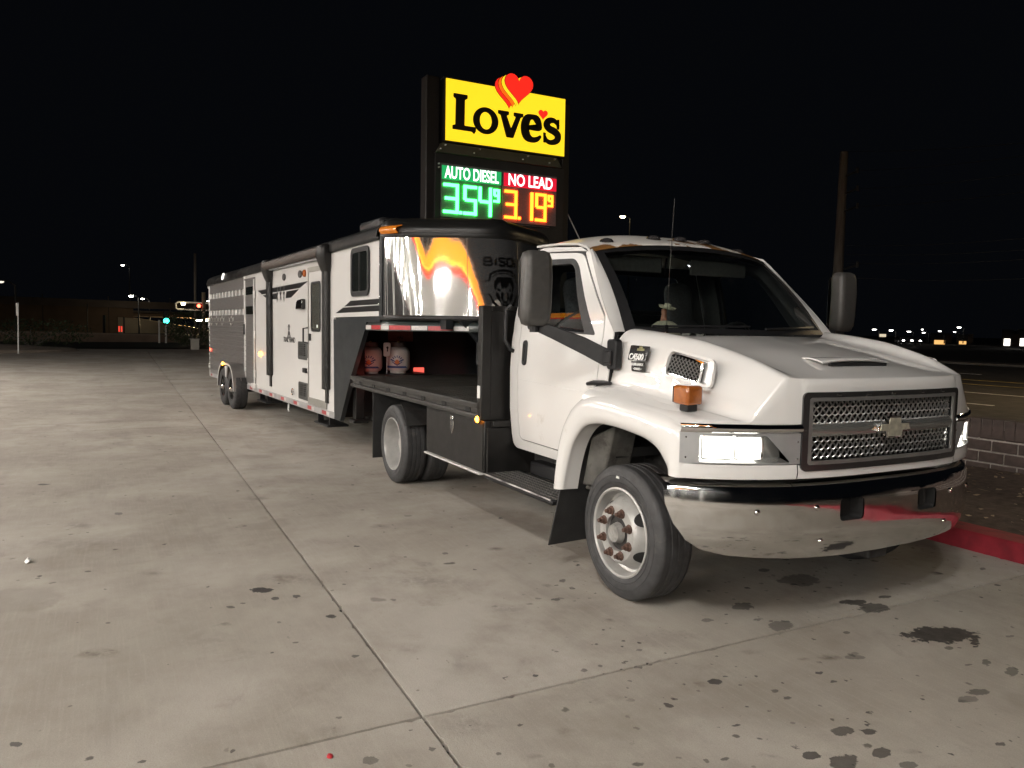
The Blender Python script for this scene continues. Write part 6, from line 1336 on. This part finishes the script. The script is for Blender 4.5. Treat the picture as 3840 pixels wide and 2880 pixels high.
OB('bridge_fascia', yr, c.y, gb_, ov(1380, 600).z-.25, gb_-.3, ov(1380, 600).z-.55, OX-14, OX+.3, ovm)
OB('bridge_parapet', yl, c.y, a.z-.4, a.z+.9, tb_.z-.9, tb_.z-.0, OX-.6, OX+.25, mat('parapet_tan', (.15, .11, .075), .9, noise=.15, nscale=.6))
for k in range(9):
    yy = yl+20+k*8.
    OB('wall_joint', yy, yy+.12, 0, 5.2, 0, 5.2, OX, OX+.05, mat('wall_joint', (.08, .06, .04), .9, noise=.1, nscale=1))
# sloped concrete apron and lit roadway under the bridge
s0 = ov(1300, 640, OX-1); MB().hexa([(-16, yr-2, 0), (.4, yr-2, 0), (.4, yr+14, 0), (-16, yr+14, 0)], [(-16, yr-2, gb_), (.4, yr-2, gb_-.2), (.4, yr+1, gb_-.4), (-16, yr+1, gb_-.2)]).build('slope_paving', mat('slope_concrete', (.36, .28, .17), .85, noise=.15, nscale=.5), op)
ul = at_plane(*G(1900, 655), 0, OX-6)
MB().box(-8, -6, ul.y+2, ul.y+5, gb_-.5, gb_-.35).build('added_underpass_lamp', emat('underpass_glow', (1, .78, .42), 500.), op)  # lamp panel added to light the slope paving
kx = -70.
def gp(gx, gy, X): return at_plane(*G(gx, gy), 0, X)
ar = MB().box(-119, -43.8, -60, 60, -.3, -.03).build('side_road', mat('dark_asphalt', (.018, .017, .016), .9, noise=.3, nscale=2)); tag(ar, kind='structure')
lwl = empty('low_wall', (-66, 0, 0), label='long low tan wall in front of the overpass beyond the dark driveway', cat='wall')
q0, q1 = gp(440, 800, -66), gp(1930, 860, -66)
MB().hexa([(0, q0.y-30, 0), (.3, q0.y-30, 0), (.3, q1.y, 0), (0, q1.y, 0)], [(0, q0.y-30, q0.z+.2), (.3, q0.y-30, q0.z+.2), (.3, q1.y, q1.z), (0, q1.y, q1.z)]).build('wall_body', mat('low_wall_tan', (.17, .12, .085), .9, noise=.2, nscale=1), lwl)
MB().hexa([(-.06, q0.y-30, q0.z+.2), (.36, q0.y-30, q0.z+.2), (.36, q1.y, q1.z), (-.06, q1.y, q1.z)], [(-.06, q0.y-30, q0.z+.32), (.36, q0.y-30, q0.z+.32), (.36, q1.y, q1.z+.12), (-.06, q1.y, q1.z+.12)]).build('wall_coping', mat('coping', (.2, .15, .11), .9, noise=.2, nscale=1), lwl)
# posts and signs
def post(gx, g0, g1, X, r, label, nm='sign_post', cat='post', m_=None):
    t, b = gp(gx, g0, X), gp(gx, g1, X); e = empty(nm, (X, b.y, 0), label=label, cat=cat)
    MB().tube([(0, 0, -.03), (0, t.y-b.y, t.z)], r, 8).build('post', m_ or poleM, e); return e, t, b
wp = mat('white_post', (.75, .74, .70), .4, noise=.05, nscale=5)
e, t, b = post(186, 512, 905, -40, .030, 'tall white post with a sign seen edge-on at far left', m_=wp)
MB().box(-.03, .03, -.04, .04, t.z-.62, t.z-.02).build('sign_edge', wp, e)
post(1650, 692, 832, -64, .07, 'left pale marker post before the underpass', m_=wp, nm='marker_post'); post(1720, 715, 838, -64, .07, 'right pale marker post below the green signal', m_=wp, nm='marker_post')
e, t, b = post(1285, 660, 800, -67, .06, 'thin post carrying two small red lamps before the overpass wall', nm='lamp_post')
for k, dy in enumerate((-.40, -.22)): MB().box(.08, .16, dy, dy+.10, t.z-1.2, t.z-.75).build('red_lamp', emat('dim_red_lamp', (1, .07, .04), .9), e)
post(1078, 640, 800, -67, .10, 'thin dark post left of the two red lamps', nm='dark_post', m_=satin)
e, t, b = post(905, 520, 780, -100, .06, 'slender leaning pole against the overpass wall', nm='slender_pole')
e, t, b = post(2022, 0, 660, -60, .09, 'tall thin dark utility pole left of the trailer rear', nm='thin_pole', m_=woodM)
e, t, b = post(2070, 650, 900, -58, .05, 'thin grey pole just left of the trailer rear', nm='grey_pole')
# traffic signal mast with truss arm
MX = -58.; mt, mbm = gp(2110, 405, MX), gp(2110, 760, MX)
ts = empty('traffic_signal', (MX, mt.y, 0), label='traffic signal mast with pale double arm and lit red lamp by the trailer', cat='traffic signal')
MB().tube([(0, 0, 0), (0, 0, mt.z)], [.16, .13], 12).build('mast', mat('mast_tan', (.32, .25, .17), .6, noise=.1, nscale=2), ts, smooth=True)
armM = mat('pale_arm_glow', (.78, .70, .55), .4, noise=.05, nscale=3, emit=(1, .85, .6), estr=.12)  # arm is no lamp; faint glow put in for light on it
c0, c1, c2, c3 = gp(2300, 525, MX), gp(1825, 508, MX), gp(1825, 575, MX), gp(2300, 600, MX)
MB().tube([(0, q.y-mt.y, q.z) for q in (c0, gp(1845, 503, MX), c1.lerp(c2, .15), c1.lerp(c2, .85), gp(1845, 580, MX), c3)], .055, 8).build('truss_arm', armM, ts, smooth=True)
def sig(gx, gy, m_, parent, org, X, r=.26):
    q = gp(gx, gy, X)
    MB().box(-.25, .02, q.y-org-.2, q.y-org+.2, q.z-1.0, q.z+.3).build('signal_housing', satin, parent, bevel=.03)
    for k in range(3): MB().lathe([(.13, 0), (.12, .02), (.001, .03)], (.022, q.y-org, q.z-.33*k), (1, 0, 0), 14).build('signal_lens', m_ if k == 0 else dark, parent)
sig(2062, 545, emat('signal_red', (1, .06, .03), 16.), ts, mt.y, MX)
q = gp(1900, 525, MX); MB().box(-.15, .12, q.y-mt.y-.13, q.y-mt.y+.13, q.z-.08, q.z+.09).build('arm_lamp', emat('arm_lamp_glow', (1, .88, .55), 14.), ts, bevel=.04)
e, t, b = post(1726, 640, 830, -75, .07, 'post with the lit green traffic signal under the bridge', nm='signal_post', cat='traffic signal')
q = gp(1728, 700, -75)
MB().box(-.25, .05, -.25, .25, q.z-.35, q.z+.95).build('signal_housing', satin, e, bevel=.03); MB().lathe([(.24, 0), (.22, .04), (.001, .06)], (.052, 0, q.z), (1, 0, 0), 16).build('green_lens', emat('signal_green', (.04, 1., .62), 10.), e)
# utility cabinet and shrubs
q0, q1 = gp(1982, 985, -47), gp(2066, 895, -47)
e = empty('utility_cabinet', (-47, (q0.y+q1.y)/2, 0), label='pale utility cabinet on the ground by the trailer rear', cat='cabinet')
MB().box(-.5, 0, -(q1.y-q0.y)/2, (q1.y-q0.y)/2, -.03, q1.z).build('cabinet_body', mat('cabinet_grey', (.42, .40, .35), .6, noise=.08, nscale=3), e, bevel=.02); MB().box(-.52, .02, -(q1.y-q0.y)/2-.03, (q1.y-q0.y)/2+.03, q1.z, q1.z+.05).build('cabinet_lid', MATS['cabinet_grey'], e)
leafg = mat('shrub_leaf', (.045, .065, .028), .7, noise=.4, nscale=6)
def shrub(c, rx, ry, rz, n, label, name='shrub'):
    e = empty(name, (c[0], c[1], 0), label=label, cat='shrub'); b_ = MB()
    for i in range(n):
        while True:
            a, b, d = random.uniform(-1, 1), random.uniform(-1, 1), random.uniform(-1, 1)
            if .35 < a*a+b*b+d*d < 1+.25*math.sin(5*a+3*b): break
        p = Vector((a*rx, b*ry, max(.02, rz+d*rz))); s = random.uniform(.06, .14); q = Vector((random.uniform(-1, 1), random.uniform(-1, 1), random.uniform(-1, 1))).normalized(); r = q.cross(Vector((.3, .5, .8))).normalized()
        b_.add([p+q*s, p+r*s*.45, p-q*s, p-r*s*.45], [(0, 1, 2, 3)])
    b_.build('crown', leafg, e, fix=False)
    s_ = MB()
    for k in range(5): g = k*1.26; s_.tube([(0, 0, -.03), (math.cos(g)*rx*.3, math.sin(g)*ry*.3, rz*.7), (math.cos(g)*rx*.6, math.sin(g)*ry*.6, rz*1.3)], [.05, .035, .015], 5)
    s_.build('trunk', woodM, e)
q = gp(330, 860, -52); shrub((-52, q.y), 1.6, 3.4, .85, 1500, 'dark spreading shrub on the island at far left')
q = gp(2060, 800, -52); shrub((-52, q.y), 1.5, 2.2, 1.35, 1500, 'dark leafy shrub behind the utility cabinet')
q = gp(1960, 860, -56); shrub((-56, q.y), 1.2, 1.3, .7, 700, 'small dark shrub at the end of the low wall')
q = gp(210, 930, -44.5)
il = MB(); il.loft([[(-44.5+4.2*k*math.cos(g), q.y-4+6.5*k*math.sin(g), z) for g in [2*math.pi*i/24 for i in range(25)]] for k, z in ((1.04, -.03), (1.0, .14), (.9, .16), (.5, .34), (.01, .42))], 14, 49)
o = il.build('traffic_island', mat('island_dirt', (.20, .165, .13), .95, noise=.2, nscale=2, bump=.3, bscale=6), smooth=True); tag(o, kind='structure')
# ------------------------------------------------------------------ small loose things
wpr = MB(); pts = [(-.035, -.012, .0), (.0, -.02, .004), (.036, -.008, .0), (.04, .012, .012), (.005, .018, .022), (-.03, .014, .006), (-.012, .0, .030), (.02, .002, .026)]
wpr.add(pts, [(0, 1, 6), (1, 7, 6), (1, 2, 7), (2, 3, 7), (3, 4, 7), (4, 6, 7), (4, 5, 6), (5, 0, 6)])
o = wpr.build('paper_scrap', sticker, solid=.001); p = at_plane(1.736*60, 1.736*1214, 2, .002); o.location = p; tag(o, 'crumpled white paper scrap on the concrete at the left edge', 'litter')
p = at_plane(1.736*712, 1.736*1636, 2, .001)
o = MB().lathe([(.011, 0), (.012, .005), (.010, .011), (.001, .013)], (0, 0, 0), (0, .2, 1), 14).build('bottle_cap', mat('cap_red', (.55, .03, .04), .4, noise=.1, nscale=50), smooth=True); o.location = p; tag(o, 'small red cap lying by the joint at the bottom edge', 'litter')
# things on the dashboard
hx = at_plane(1800+1535*.452, 800+880*.452, 0, -.42)
ht = empty('straw_hat', (hx.x, hx.y, 1.578), label='pale straw hat lying on the dashboard behind the windshield', cat='hat')
strw = mat('straw', (.34, .32, .24), .8, noise=.25, nscale=90, bump=.3, bscale=200)
MB().lathe([(.001, .115), (.05, .108), (.085, .085), (.10, .04), (.105, .0)], (0, 0, 0), (0, 0, 1), 28).build('crown', strw, ht, smooth=True)
MB().lathe([(.10, .004), (.14, .0), (.165, .012), (.168, .010), (.14, -.004), (.10, .0)], (0, 0, 0), (0, 0, 1), 28).build('brim', strw, ht, smooth=True)
fg = empty('dash_figurine', (hx.x-.03, hx.y+.015, 1.70), label='small brown figurine with a wide hat standing behind the straw hat', cat='figurine')
MB().lathe([(.028, -.10), (.024, 0.), (.016, .035), (.020, .05), (.018, .07), (.001, .075)], (0, 0, 0), (0, 0, 1), 16).build('body', mat('figurine_brown', (.25, .10, .06), .5, noise=.3, nscale=60), fg, smooth=True)
MB().lathe([(.001, .115), (.022, .11), (.026, .085), (.055, .080), (.062, .092), (.05, .076), (.001, .074)], (0, 0, 0), (.25, .1, 1), 18).build('hat', strw, fg, smooth=True)
pp = at_plane(1800+1740*.452, 800+860*.452, 0, -.38)
cp = MB().loft([[(.11*a-.02*b, .10*b, .012+.03*math.sin(3*a+4*b)+.012*abs(b)) for a in (-1, -.5, 0, .5, 1)] for b in (-1, -.4, .2, 1)], 8, 10).build('crumpled_papers', mat('paper_dull', (.30, .30, .28), .7, noise=.2, nscale=30), smooth=True, solid=.003); cp.location = (pp.x-.03, pp.y, 1.58)
tag(cp, 'crumpled papers on the dashboard right of the straw hat', 'papers')
